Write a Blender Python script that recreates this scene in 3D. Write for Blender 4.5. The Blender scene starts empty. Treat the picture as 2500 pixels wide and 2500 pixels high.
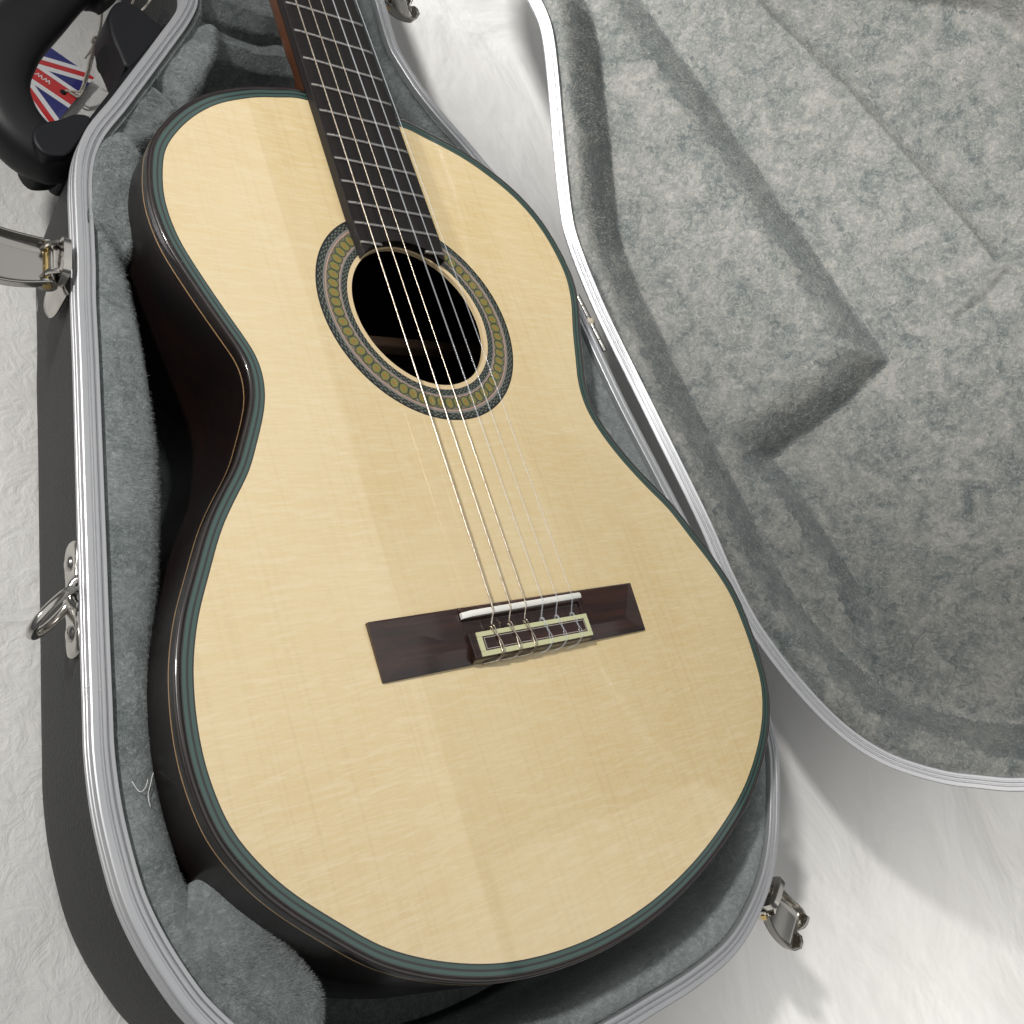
import bpy, math, random
import numpy as np
from mathutils import Vector, Matrix
from math import radians, sin, cos, pi
random.seed(7); rng = np.random.default_rng(7)
C = bpy.context.scene
S = 0.001                      # the scene is written in millimetres

# ---------------------------------------------------------------- camera
cam = bpy.data.cameras.new('camera'); camo = bpy.data.objects.new('camera', cam)
C.collection.objects.link(camo); C.camera = camo
camo.location = (-0.348965, -0.410223, 0.364636)
camo.rotation_euler = (0.5342914, -0.6608044, -0.4014915)
cam.sensor_width = 36; cam.sensor_fit = 'HORIZONTAL'; cam.lens = 35.109
cam.clip_start = 0.01; cam.clip_end = 50

# ---------------------------------------------------------------- light
w = bpy.data.worlds.new('World'); C.world = w; w.use_nodes = True
wn = w.node_tree.nodes; wl_ = w.node_tree.links
tc_ = wn.new('ShaderNodeTexCoord'); sx_ = wn.new('ShaderNodeSeparateXYZ'); cr0 = wn.new('ShaderNodeValToRGB')
wl_.new(tc_.outputs['Generated'], sx_.inputs[0]); wl_.new(sx_.outputs['Z'], cr0.inputs[0]); wl_.new(cr0.outputs[0], wn['Background'].inputs['Color'])
cr0.color_ramp.elements[0].position = 0.0; cr0.color_ramp.elements[0].color = (.42, .42, .43, 1)
cr0.color_ramp.elements[1].position = 0.75; cr0.color_ramp.elements[1].color = (.95, .98, 1.0, 1)
wn['Background'].inputs['Strength'].default_value = 0.17
def area(name, loc, target, size, power, col, size_y=None):
    l = bpy.data.lights.new(name, 'AREA'); l.energy = power; l.color = col
    l.shape = 'RECTANGLE'; l.size = size; l.size_y = size_y or size
    o = bpy.data.objects.new(name, l); C.collection.objects.link(o)
    o.location = loc; d = Vector(target) - Vector(loc)
    o.rotation_euler = d.to_track_quat('-Z', 'Y').to_euler(); return o
def spot(name, loc, target, power, col, size, radius, blend=1.0):
    l = bpy.data.lights.new(name, 'SPOT'); l.energy = power; l.color = col; l.spot_size = radians(size); l.spot_blend = blend; l.shadow_soft_size = radius
    o = bpy.data.objects.new(name, l); C.collection.objects.link(o)
    o.location = loc; o.rotation_euler = (Vector(target) - Vector(loc)).to_track_quat('-Z', 'Y').to_euler(); return o
spot('lamp_low_left', (-1.83, -0.54, 1.26), (0.64, -0.84, -0.115), 330, (1.0, 0.965, 0.92), 18, 0.08)  # follows the cast shadows; narrow cone added so lid and left cloth stay dim
spot('lamp_upper_left', (-1.15, 0.42, 1.05), (0.03, -0.26, 0.0), 97, (1.0, 0.975, 0.94), 33, 0.06)  # light from the left; cone shaped to fall on the soundboard, not the lid
spot('fill_far_left', (-2.15, 0.42, 0.66), (0.40, 0.06, 0.27), 505, (1.0, 0.97, 0.93), 22, 0.07)  # added fill, no such lamp known: brightens the lid, leaves its slopes dark
spot('fill_top_left', (-1.19, 0.97, 0.93), (0.34, 0.33, -0.115), 270, (1.0, 0.985, 0.96), 20, 0.06)  # added fill to brighten the cloth beside the neck
def panel(name, x0, x1, y0, y1, z, radiance, col):
    l = bpy.data.lights.new(name, 'AREA'); l.shape = 'RECTANGLE'; l.size = x1 - x0; l.size_y = y1 - y0; l.color = col
    l.energy = radiance * pi * (x1 - x0) * (y1 - y0)
    o = bpy.data.objects.new(name, l); C.collection.objects.link(o); o.location = ((x0 + x1) / 2, (y0 + y1) / 2, z); return o
panel('reflection_panel', -1.3, 1.45, -2.3, 2.1, 2.0, 0.60, (1.0, 0.985, 0.96))  # added overhead panel; its edge gives the reflection line on the soundboard
panel('reflection_panel', 1.50, 3.3, -2.3, -0.55, 2.0, 0.40, (1.0, 0.985, 0.96))  # second added panel, for the reflection low on the soundboard

C.view_settings.view_transform = 'Standard'; C.view_settings.look = 'None'
C.view_settings.exposure = 0; C.view_settings.gamma = 1

# ---------------------------------------------------------------- helpers
def tag(o, label=None, cat=None, group=None, kind=None):
    if label: o['label'] = label
    if cat: o['category'] = cat
    if group: o['group'] = group
    if kind: o['kind'] = kind
    return o
def empty(name, loc=(0, 0, 0)):
    o = bpy.data.objects.new(name, None); C.collection.objects.link(o)
    o.location = Vector(loc) * S; o.empty_display_size = 0.02; return o
def world_loc(o):
    v = Vector((0, 0, 0))
    while o: v += o.location; o = o.parent
    return v
def mk(name, V, F, mat, parent=None, smooth=True, mids=None, sharp=None, label=None):
    """V in mm (world), F faces; mesh is stored relative to the parent's origin"""
    me = bpy.data.meshes.new(name)
    V = np.asarray(V, float) * S
    if parent: V = V - np.array(world_loc(parent))
    me.from_pydata(V.tolist(), [], [tuple(int(i) for i in f) for f in F])
    for m in (mat if isinstance(mat, (list, tuple)) else [mat]): me.materials.append(m)
    if mids is not None: me.polygons.foreach_set('material_index', np.asarray(mids, np.int32))
    if smooth: me.polygons.foreach_set('use_smooth', [True] * len(me.polygons))
    me.update()
    if smooth and sharp: me.set_sharp_from_angle(angle=radians(sharp))
    o = bpy.data.objects.new(name, me); C.collection.objects.link(o)
    if parent: o.parent = parent
    if label: o['label'] = label
    return o
def bevel(o, wd, seg=2, ang=35):
    m = o.modifiers.new('bevel', 'BEVEL'); m.width = wd * S; m.segments = seg
    m.limit_method = 'ANGLE'; m.angle_limit = radians(ang); m.harden_normals = False; return o
class MB:
    def __init__(s): s.V = []; s.F = []; s.M = []
    def add(s, V, F, m=0):
        n = len(s.V); s.V += [tuple(v) for v in V]; s.F += [tuple(i + n for i in f) for f in F]; s.M += [m] * len(F); return s
    def build(s, name, mat, parent=None, smooth=True, sharp=40, label=None):
        return mk(name, s.V, s.F, mat, parent, smooth, s.M, sharp, label)
BF = [(0, 3, 2, 1), (4, 5, 6, 7), (0, 1, 5, 4), (1, 2, 6, 5), (2, 3, 7, 6), (3, 0, 4, 7)]
def boxv(x0, x1, y0, y1, z0, z1):
    return [(x0, y0, z0), (x1, y0, z0), (x1, y1, z0), (x0, y1, z0), (x0, y0, z1), (x1, y0, z1), (x1, y1, z1), (x0, y1, z1)]
def prism(poly, z0, z1):
    n = len(poly); V = [(x, y, z0) for x, y in poly] + [(x, y, z1) for x, y in poly]
    F = [tuple(range(n - 1, -1, -1)), tuple(range(n, 2 * n))] + [(i, (i + 1) % n, n + (i + 1) % n, n + i) for i in range(n)]
    return V, F
def tube(pts, r, seg=8, caps=True, ry=None, up=(0, 0, 1)):
    P = [Vector(p) for p in pts]; n = len(P); V = []; F = []
    rr = r if hasattr(r, '__len__') else [r] * n
    k = (ry / (rr[0] if rr[0] else 1)) if ry else 1.0
    X = None
    for i in range(n):
        t = (P[min(i + 1, n - 1)] - P[max(i - 1, 0)]).normalized()
        if X is None or ry:
            u = Vector(up)
            if abs(u.dot(t)) > .95: u = Vector((1, 0, 0))
            X = t.cross(u).normalized()
        else: X = (X - t * X.dot(t)).normalized()
        Y = X.cross(t).normalized()
        for j in range(seg):
            a = 2 * pi * j / seg; q = P[i] + X * (cos(a) * rr[i]) + Y * (sin(a) * rr[i] * k); V.append(tuple(q))
    for i in range(n - 1):
        for j in range(seg):
            a = i * seg + j; b = i * seg + (j + 1) % seg; F.append((a, b, b + seg, a + seg))
    if caps: F += [tuple(range(seg - 1, -1, -1)), tuple(range((n - 1) * seg, n * seg))]
    return V, F
def cat_rom(pts, k=8, closed=False):
    P = np.array(pts, float); n = len(P); out = []
    for i in range(n if closed else n - 1):
        if closed: a, b, c, d = P[(i - 1) % n], P[i], P[(i + 1) % n], P[(i + 2) % n]
        else: a, b, c, d = P[max(i - 1, 0)], P[i], P[i + 1], P[min(i + 2, n - 1)]
        for t in np.arange(k) / k:
            out.append(.5 * ((2 * b) + (c - a) * t + (2 * a - 5 * b + 4 * c - d) * t * t + (3 * b - a - 3 * c + d) * t ** 3))
    if not closed: out.append(P[-1])
    return np.array(out)
def resample(P, n, closed=True):
    P = np.array(P, float); Q = np.vstack([P, P[:1]]) if closed else P
    s = np.r_[0, np.cumsum(np.hypot(*(Q[1:, :2] - Q[:-1, :2]).T))]
    t = np.linspace(0, s[-1], n, endpoint=not closed)
    return np.stack([np.interp(t, s, Q[:, k]) for k in range(Q.shape[1])], 1)
def gsm(P, sig, closed=True):
    r = int(3 * sig) + 1; k = np.exp(-.5 * (np.arange(-r, r + 1) / sig) ** 2); k /= k.sum()
    Q = np.pad(P, ((r, r), (0, 0)), mode='wrap' if closed else 'edge')
    return np.stack([np.convolve(Q[:, i], k, 'valid') for i in range(P.shape[1])], 1)
def closed_curve(pts, n, sig_mm):
    P = resample(cat_rom(pts, 8, True), n); L = np.hypot(*(np.roll(P, -1, 0) - P).T).sum()
    P = gsm(P, max(sig_mm / (L / n), .3)); return resample(P, n)
def area2(P): return .5 * np.sum(P[:, 0] * np.roll(P[:, 1], -1) - np.roll(P[:, 0], -1) * P[:, 1])
def normals(P):
    t = np.roll(P, -1, 0) - np.roll(P, 1, 0); t /= np.hypot(*t.T)[:, None]
    n = np.stack([t[:, 1], -t[:, 0]], 1); return n if area2(P) > 0 else -n   # outward
def strip(P, N, prof, closed_prof=False, closed=True):
    """sweep profile [(offset outward, z)...]; offset may be an array per point"""
    n = len(P); m = len(prof); V = np.zeros((m, n, 3))
    for k, (o, z) in enumerate(prof):
        o = np.broadcast_to(np.asarray(o, float), (n,)); V[k, :, :2] = P + N * o[:, None]; V[k, :, 2] = z
    F = []
    for k in range(m if closed_prof else m - 1):
        k2 = (k + 1) % m
        for i in range(n if closed else n - 1):
            j = (i + 1) % n; F.append((k * n + i, k * n + j, k2 * n + j, k2 * n + i) if area2(P) < 0 else (k * n + j, k * n + i, k2 * n + i, k2 * n + j))
    return V.reshape(-1, 3), F
def sdist(P, poly):
    """distance of points P (n,2) to polyline"""
    A = np.asarray(poly[:-1], float); B = np.asarray(poly[1:], float); best = np.full(len(P), 1e9)
    for a, b in zip(A, B):
        ab = b - a; t = np.clip(((P - a) @ ab) / (ab @ ab), 0, 1); best = np.minimum(best, np.hypot(*(P - (a + t[:, None] * ab)).T))
    return best
def inside(P, poly):
    x, y = P[:, 0], P[:, 1]; r = np.zeros(len(P), bool); Q = np.asarray(poly); j = len(Q) - 1
    for i in range(len(Q)):
        xi, yi, xj, yj = *Q[i], *Q[j]
        c = ((yi > y) != (yj > y)) & (x < (xj - xi) * (y - yi) / ((yj - yi) if yj != yi else 1e-9) + xi); r ^= c; j = i
    return r
def smooth01(x): x = np.clip(x, 0, 1); return x * x * (3 - 2 * x)
_g = rng.random((64, 64))
def vnoise(x, y):
    xi = np.floor(x).astype(int); yi = np.floor(y).astype(int); fx = smooth01(x - xi); fy = smooth01(y - yi)
    a = _g[xi % 64, yi % 64]; b = _g[(xi + 1) % 64, yi % 64]; c = _g[xi % 64, (yi + 1) % 64]; d = _g[(xi + 1) % 64, (yi + 1) % 64]
    return (a * (1 - fx) + b * fx) * (1 - fy) + (c * (1 - fx) + d * fx) * fy - .5

# ---------------------------------------------------------------- materials
class MT:
    def __init__(s, name):
        s.m = bpy.data.materials.new(name); s.m.use_nodes = True; s.t = s.m.node_tree; s.n = s.t.nodes; s.b = s.n['Principled BSDF']
    def node(s, ty, **kw):
        n = s.n.new(ty)
        for k, v in kw.items(): setattr(n, k, v)
        return n
    def link(s, a, b): s.t.links.new(a, b)
    def coord(s, scale=(1, 1, 1), rot=(0, 0, 0), kind='Object'):
        tc = s.node('ShaderNodeTexCoord'); mp = s.node('ShaderNodeMapping'); s.link(tc.outputs[kind], mp.inputs[0])
        mp.inputs['Scale'].default_value = scale; mp.inputs['Rotation'].default_value = rot; return mp.outputs[0]
    def noise(s, vec, scale, detail=3, rough=.55, dist=0):
        n = s.node('ShaderNodeTexNoise'); s.link(vec, n.inputs['Vector']); n.inputs['Scale'].default_value = scale
        n.inputs['Detail'].default_value = detail; n.inputs['Roughness'].default_value = rough; n.inputs['Distortion'].default_value = dist
        return n.outputs['Fac']
    def ramp(s, fac, stops, interp='LINEAR'):
        r = s.node('ShaderNodeValToRGB'); e = r.color_ramp; e.interpolation = interp
        while len(e.elements) < len(stops): e.elements.new(.5)
        for el, (p, c) in zip(e.elements, stops): el.position = p; el.color = (*c, 1) if len(c) == 3 else c
        s.link(fac, r.inputs[0]); return r.outputs[0]
    def mix(s, f, a, b, mode='MIX'):
        n = s.node('ShaderNodeMix', data_type='RGBA', blend_type=mode)
        for sock, v in ((n.inputs[0], f), (n.inputs[6], a), (n.inputs[7], b)):
            if hasattr(v, 'node'): s.link(v, sock)
            else: sock.default_value = v if not isinstance(v, tuple) else (*v, 1)
        return n.outputs[2]
    def math(s, op, a, b=0):
        n = s.node('ShaderNodeMath', operation=op)
        for sock, v in ((n.inputs[0], a), (n.inputs[1], b)):
            if hasattr(v, 'node'): s.link(v, sock)
            else: sock.default_value = v
        return n.outputs[0]
    def bump(s, h, dist, strength=1.0, prev=None):
        n = s.node('ShaderNodeBump'); s.link(h, n.inputs['Height']); n.inputs['Distance'].default_value = dist; n.inputs['Strength'].default_value = strength
        if prev: s.link(prev, n.inputs['Normal'])
        s.link(n.outputs[0], s.b.inputs['Normal']); return n.outputs[0]
    def set(s, **kw):
        for k, v in kw.items():
            i = s.b.inputs[k.replace('_', ' ')]
            if hasattr(v, 'node'): s.link(v, i)
            else: i.default_value = (*v, 1) if isinstance(v, tuple) and len(v) == 3 else v
        return s

def plain(name, col, rough=.5, metal=0., coat=0., coat_rough=.05, spec=.5):
    t = MT(name); t.set(Base_Color=col, Roughness=rough, Metallic=metal)
    t.b.inputs['Coat Weight'].default_value = coat; t.b.inputs['Coat Roughness'].default_value = coat_rough
    t.b.inputs['Specular IOR Level'].default_value = spec
    return t
# spruce soundboard: fine growth lines along y, silky flecks across
t = MT('spruce')
v = t.coord((1, .012, 1)); g1 = t.noise(v, 620, 2, .5)
v2 = t.coord((1, .02, 1)); wv = t.node('ShaderNodeTexWave', wave_type='BANDS', bands_direction='X'); t.link(v2, wv.inputs['Vector'])
wv.inputs['Scale'].default_value = 74; wv.inputs['Distortion'].default_value = 2.6; wv.inputs['Detail'].default_value = 2; wv.inputs['Detail Scale'].default_value = .25
v3 = t.coord((.13, 1, 1), (0, 0, radians(-7))); silk = t.noise(v3, 430, 4, .66, .9)
v4 = t.coord((1, 1, 1)); big = t.noise(v4, 7, 2)
base = t.mix(t.ramp(big, [(.3, (0, 0, 0)), (.7, (1, 1, 1))]), (.80, .64, .37), (.74, .565, .285))
g0 = t.noise(v2, 330, 1.5, .4); c1 = t.mix(t.math('MULTIPLY', t.ramp(g0, [(.50, (0, 0, 0)), (.66, (1, 1, 1))]), t.ramp(big, [(.35, (.06,) * 3), (.7, (.17,) * 3)])), base, (.50, .34, .16))
c2 = t.mix(t.math('MULTIPLY', t.ramp(g1, [(.4, (0, 0, 0)), (.75, (1, 1, 1))]), .05), c1, (.55, .40, .20))
c3 = t.mix(t.math('MULTIPLY', t.ramp(silk, [(.42, (0, 0, 0)), (.72, (1, 1, 1))]), .55), c2, (.86, .74, .50))
t.set(Base_Color=c3, Roughness=.42)
t.b.inputs['Coat Weight'].default_value = 1.0; t.b.inputs['Coat IOR'].default_value = 1.75; t.b.inputs['Coat Roughness'].default_value = .03; t.b.inputs['Specular IOR Level'].default_value = .35
t.bump(silk, .00004, .25); M_SPRUCE = t.m
def wood(name, dark, light, scale=90, rough=.3, coat=.8, axis=1, crough=.06):
    t = MT(name); sc = [1, 1, 1]; sc[axis] = .045; v = t.coord(tuple(sc)); n = t.noise(v, scale, 5, .6, .6); n2 = t.noise(v, scale * 5, 3, .6)
    f = t.math('ADD', t.math('MULTIPLY', n, .7), t.math('MULTIPLY', n2, .3))
    t.set(Base_Color=t.ramp(f, [(.36, dark), (.66, light)]), Roughness=rough)
    t.b.inputs['Coat Weight'].default_value = coat; t.b.inputs['Coat Roughness'].default_value = crough; return t.m
M_ROSE = wood('rosewood_side', (.0025, .0015, .0015), (.010, .0025, .002), 60, .45, .3)
M_BIND = wood('rosewood_binding', (.008, .005, .0045), (.020, .011, .009), 60, .3, .9)
M_BRIDGE = wood('rosewood_bridge', (.006, .003, .003), (.052, .017, .011), 110, .4, .8, axis=0)
M_EBONY = wood('ebony', (.007, .0062, .0065), (.016, .0125, .012), 260, .5, 0)
M_EBONY.node_tree.nodes['Principled BSDF'].inputs['Specular IOR Level'].default_value = .3
M_CEDAR = wood('cedar_neck', (.045, .015, .006), (.12, .040, .013), 120, .4, .6)
M_BRACE = wood('brace_wood', (.24, .15, .10), (.36, .24, .16), 120, .6, 0, axis=0)
M_GREEN = plain('green_purfling', (.034, .082, .070), .35, coat=.9).m
M_BLACK = plain('black_purfling', (.012, .013, .013), .35, coat=.9).m
M_MAPLE = plain('maple_line', (.48, .30, .14), .35, coat=.9).m
M_HOLE_WOOD = plain('spruce_hole_ring', (.72, .56, .33), .4, coat=.9).m
M_PINK = plain('pink_line', (.50, .30, .22), .4, coat=.9).m
M_GREY = plain('grey_line', (.22, .21, .19), .4, coat=.9).m
M_OLIVE = plain('olive_tile', (.22, .20, .05), .4, coat=.9).m
M_TILEG = plain('dark_green_tile', (.045, .062, .038), .4, coat=.9).m
M_TILERED = plain('red_tile_dot', (.48, .10, .02), .4, coat=.9).m
t = MT('rosette_ground'); v = t.coord(); n = t.noise(v, 900, 2)
t.set(Base_Color=t.ramp(n, [(.35, (.10, .09, .06)), (.65, (.21, .19, .14))]), Roughness=.4); t.b.inputs['Coat Weight'].default_value = .9; M_RGROUND = t.m
M_BONE = plain('bone_saddle', (.80, .79, .74), .35, spec=.5).m
M_BONEY = plain('aged_bone_trim', (.60, .60, .36), .35, coat=.5).m
M_WHITEL = plain('white_line', (.45, .40, .36), .4, coat=.8).m
M_FRET = plain('nickel_fret', (.52, .50, .48), .28, 1.).m
t = MT('wound_string'); v = t.coord((1, 1, 1)); n = t.noise(v, 400, 1)
t.set(Base_Color=t.ramp(n, [(.4, (.55, .46, .36)), (.6, (.72, .65, .56))]), Metallic=1., Roughness=.34); M_WOUND = t.m
M_NYLON = plain('clear_nylon', (.80, .84, .88), .12, spec=.8).m
nb = M_NYLON.node_tree.nodes['Principled BSDF']; nb.inputs['Alpha'].default_value = .17
# aluminium extrusion
t = MT('anodised_aluminium'); v = t.coord(); n = t.noise(v, 160, 4, .7); n2 = t.noise(v, 22, 3)
t.set(Base_Color=t.ramp(n2, [(.3, (.53, .54, .56)), (.8, (.58, .585, .60))]), Metallic=.75, Roughness=.47); M_ALU = t.m
t = MT('nickel_plate'); v = t.coord(); n = t.noise(v, 60, 3)
t.set(Base_Color=t.ramp(n, [(.3, (.46, .44, .41)), (.7, (.68, .66, .62))]), Metallic=1., Roughness=t.ramp(n, [(.3, (.12,) * 3), (.7, (.25,) * 3)])); M_NICKEL = t.m
M_LEVER = plain('satin_nickel_lever', (.40, .385, .36), .22, 1.).m
M_BRASS = plain('brass_rivet', (.62, .46, .20), .25, 1.).m
# textured ABS
t = MT('black_textured_shell'); v = t.coord(); n = t.noise(v, 520, 3, .6, .3); n2 = t.noise(v, 14, 2)
t.set(Base_Color=t.ramp(n2, [(.3, (.014, .015, .016)), (.7, (.020, .020, .021))]), Roughness=.6); t.bump(n, .0014, .9); M_SHELL = t.m
t = MT('matte_black_handle'); v = t.coord(); n = t.noise(v, 900, 2)
t.set(Base_Color=(.008, .0083, .0095), Roughness=.48); t.b.inputs['Specular IOR Level'].default_value = .3; t.bump(n, .00015, .3); M_HANDLE = t.m
M_PLATE = plain('handle_plate', (.006, .0065, .0085), .5, spec=.3).m
M_HOLEB = plain('hole_shade', (.004, .004, .005), .8).m  # near-black colour standing in for the shade inside holes
# grey plush with a brushed pile
def plush(name, dark, mid, lite, patch=55, lo=.36, hi=.66, sheen=.35):
    t = MT(name); v = t.coord()
    big = t.noise(v, patch, 3, .6, .8); med = t.noise(v, patch * 5, 3, .65, 1.2)
    va = t.coord((1, .35, 1), (0, 0, radians(35))); fine = t.noise(va, 1500, 3, .75, 1.0)
    vb = t.coord((.35, 1, 1), (0, 0, radians(-20))); fine2 = t.noise(vb, 1100, 3, .75, 1.0)
    f = t.math('ADD', t.math('MULTIPLY', big, .46), t.math('ADD', t.math('MULTIPLY', med, .30), t.math('MULTIPLY', fine, .24)))
    col = t.ramp(f, [(lo, dark), ((lo + hi) / 2, mid), (hi, lite)])
    sp = t.ramp(t.math('MULTIPLY', fine2, t.math('ADD', .5, med)), [(.50, (0, 0, 0)), (.66, (1, 1, 1))])
    col = t.mix(t.math('MULTIPLY', sp, .35), col, tuple(min(1, c * 1.7) for c in lite))
    t.set(Base_Color=col, Roughness=.95)
    t.b.inputs['Specular IOR Level'].default_value = .15
    t.b.inputs['Sheen Weight'].default_value = sheen; t.b.inputs['Sheen Roughness'].default_value = .45
    t.b.inputs['Sheen Tint'].default_value = (.9, .95, .95, 1)
    b1 = t.bump(fine, .0012, .45); b2 = t.bump(med, .0025, .4, b1); t.bump(big, .004, .3, b2); return t.m
M_PLUSH = plush('grey_plush', (.11, .13, .13), (.18, .20, .20), (.235, .258, .255), 38)
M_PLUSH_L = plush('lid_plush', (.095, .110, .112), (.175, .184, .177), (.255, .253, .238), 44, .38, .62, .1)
M_PLUSH_SHADE = plush('lid_plush_shade', (.085, .097, .099), (.125, .137, .136), (.19, .197, .188), 48, .38, .62, .1)  # darker copy of the lid plush: shade of the slopes put into colour
M_HAIR = plain('plush_fibre', (.24, .26, .255), .9, spec=.1).m
M_HAIRL = plain('lid_plush_fibre', (.40, .385, .35), .9, spec=.1).m
# white cloth
t = MT('white_cloth'); v = t.coord(); n = t.noise(v, 9, 4, .5, .5); f = t.noise(v, 70, 4, .6, 1.5); vx = t.coord((1, .45, 1), (0, 0, radians(30))); f2 = t.noise(vx, 210, 3, .6, .6)
t.set(Base_Color=t.ramp(n, [(.3, (.735, .725, .70)), (.7, (.80, .795, .78))]), Roughness=.75)
sx = t.node('ShaderNodeSeparateXYZ'); t.link(v, sx.inputs[0]); mk_ = t.ramp(t.math('ADD', t.math('MULTIPLY', sx.outputs['X'], 1.0), .5), [(.36, (1, 1, 1)), (.60, (.08,) * 3)])
f = t.math('MULTIPLY', f, mk_); f2 = t.math('MULTIPLY', f2, mk_); b = t.bump(f, .007, .24); b = t.bump(n, .03, .22, b); t.bump(f2, .0015, .3, b); M_CLOTH = t.m
M_LINT = plain('white_fibre', (.75, .76, .74), .6).m
M_CORD = None
t = MT('cotton_cord'); v = t.coord((1, 1, 1), (.6, .3, .8)); n = t.noise(v, 700, 3)
t.set(Base_Color=t.ramp(n, [(.35, (.36, .33, .27)), (.7, (.62, .59, .52))]), Roughness=.9); t.bump(n, .0006, .6); M_CORD = t.m
M_FBLUE = plain('print_blue', (.022, .025, .19), .3, coat=.4).m
M_FRED = plain('print_red', (.62, .028, .03), .3, coat=.4).m
M_FWHITE = plain('print_white', (.84, .84, .86), .3, coat=.4).m

# ---------------------------------------------------------------- measured curves (mm)
WOOD_L = [(-32.7,-9.6),(-48.5,-12.9),(-63.4,-16.7),(-76.3,-21.8),(-91.8,-29.5),(-105.8,-40.0),(-116.5,-50.7),(-125.6,-62.3),(-130.6,-71.8),(-135.2,-90.3),(-136.1,-104.1),(-134.1,-120.1),(-129.7,-133.6),(-122.3,-152.3),(-114.6,-170.1),(-110.6,-179.9),(-109.3,-189.9),(-110.2,-198.9),(-112.6,-208.0),(-117.7,-219.4),(-122.2,-228.1),(-129.8,-242.1),(-141.2,-256.9),(-150.3,-269.9),(-160.0,-288.1),(-168.8,-305.4),(-174.8,-322.3),(-177.5,-334.7),(-179.2,-347.0),(-179.8,-361.7),(-178.3,-376.6),(-174.9,-390.2),(-166.4,-405.9),(-156.5,-418.7),(-142.1,-433.2),(-126.8,-447.2),(-109.6,-457.8)]
WOOD_R = [(36.4,-11.0),(47.7,-13.9),(62.7,-17.9),(80.5,-24.0),(98.5,-34.0),(114.1,-45.7),(125.6,-59.8),(132.9,-75.7),(136.9,-94.6),(137.1,-109.4),(132.9,-126.2),(124.1,-147.7),(116.8,-168.5),(110.9,-185.5),(109.2,-203.4),(114.2,-220.9),(124.4,-239.9),(138.7,-259.2),(151.5,-274.3),(162.0,-293.7),(172.7,-313.5),(180.3,-334.3),(181.4,-354.4),(180.0,-374.4),(175.0,-396.1),(158.2,-419.3),(129.8,-441.4),(99.7,-456.2),(63.4,-468.8),(24.4,-476.9),(-12.0,-479.5),(-42.7,-477.8),(-69.6,-473.1),(-90.6,-466.4)]
RIM_L = [(-74.1,81.0),(-77.1,70.9),(-86.0,55.6),(-97.6,38.7),(-112.3,17.3),(-127.3,-4.3),(-137.3,-18.7),(-145.4,-29.4),(-152.6,-39.6),(-158.2,-50.1),(-162.4,-60.9),(-165.8,-74.7),(-167.6,-85.4),(-170.0,-101.1),(-173.5,-122.8),(-176.6,-138.8),(-182.0,-173.4),(-193.4,-242.8),(-197.3,-266.6),(-201.1,-289.3),(-204.7,-311.2),(-207.6,-329.4),(-209.9,-343.1),(-211.3,-357.9),(-211.8,-370.1),(-211.4,-384.2),(-210.3,-398.9),(-208.2,-410.0),(-204.6,-422.7),(-199.3,-436.6),(-193.6,-448.6)]
RIM_T = [(87.1,133.9),(85.8,114.0),(84.7,90.0),(88.2,77.8),(95.6,58.1),(106.8,39.4),(123.6,16.5),(141.3,-11.0)]
RIM_R = [(194.7,-450.5),(183.6,-466.4),(168.7,-485.2),(148.4,-502.9),(121.9,-517.1),(95.1,-525.5),(59.6,-528.8),(26.9,-528.9),(0,-528.8)]
HNG = [(173.0,-90.2),(177.3,-122.8),(184.3,-181.5),(194.3,-235.2),(204.0,-286.2)]
RIM = [(-40,452),(-60,436),(-70,390),(-72,300),(-72,200),(-71.5,120)] + RIM_L + [(-180,-468),(-160,-488),(-130,-507),(-95,-519),(-50,-527)] + RIM_R[::-1] + [(204,-434),(211,-407),(214,-377),(214,-349),(209,-315)] + HNG[::-1] + [(168,-66),(158,-40)] + RIM_T[::-1] + [(87,200),(85,300),(80,390),(68,436),(45,452)]
RIMC = closed_curve(RIM, 1080, 4.0); RIMN = normals(RIMC)
WOODC = closed_curve(WOOD_L + WOOD_R[::-1], 720, 4.5); WOODN = normals(WOODC)
ZT = -115.0                                # the cloth

# ---------------------------------------------------------------- cloth under everything
nx, ny = 260, 260
gx = np.linspace(-1500, 1700, nx); gy = np.linspace(-1600, 1600, ny)
gx = np.sign(gx) * np.abs(gx); X, Y = np.meshgrid(gx, gy, indexing='ij')
Z = ZT + 5.0 * vnoise(X / 170 + 3, Y / 230 + 9) * smooth01((X - 260) / 160) + 1.2 * vnoise(X / 60 + 1, Y / 75 + 2) * smooth01((np.abs(X + 10) - 240) / 50) - 1.6
V = np.stack([X, Y, Z], -1).reshape(-1, 3); F = [(i * ny + j, (i + 1) * ny + j, (i + 1) * ny + j + 1, i * ny + j + 1) for i in range(nx - 1) for j in range(ny - 1)]
cl = mk('tablecloth', V, F, M_CLOTH); tag(cl, 'white creased cloth spread out under the open guitar case', kind='structure')

# ================================================================ GUITAR CASE
case = tag(empty('guitar_case', (0, -200, ZT)), 'open black hard guitar case with grey plush lining and aluminium rims', 'guitar case')
# base shell
prof = [(-3.0, -27.5), (-2.0, -33), (-1.6, -40), (-2.4, -70), (-4.2, -100), (-5.2, ZT + 7), (-7, ZT + 3), (-11, ZT + .8), (-16, ZT + .3)]
V, F = strip(RIMC, RIMN, prof); V = np.vstack([V, [[0, -220, ZT + .3]]]); n = len(RIMC); k0 = (len(prof) - 1) * n
F += [(k0 + i, k0 + (i + 1) % n, len(V) - 1) for i in range(n)]
mk('base_shell', V, F, M_SHELL, case)
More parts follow.
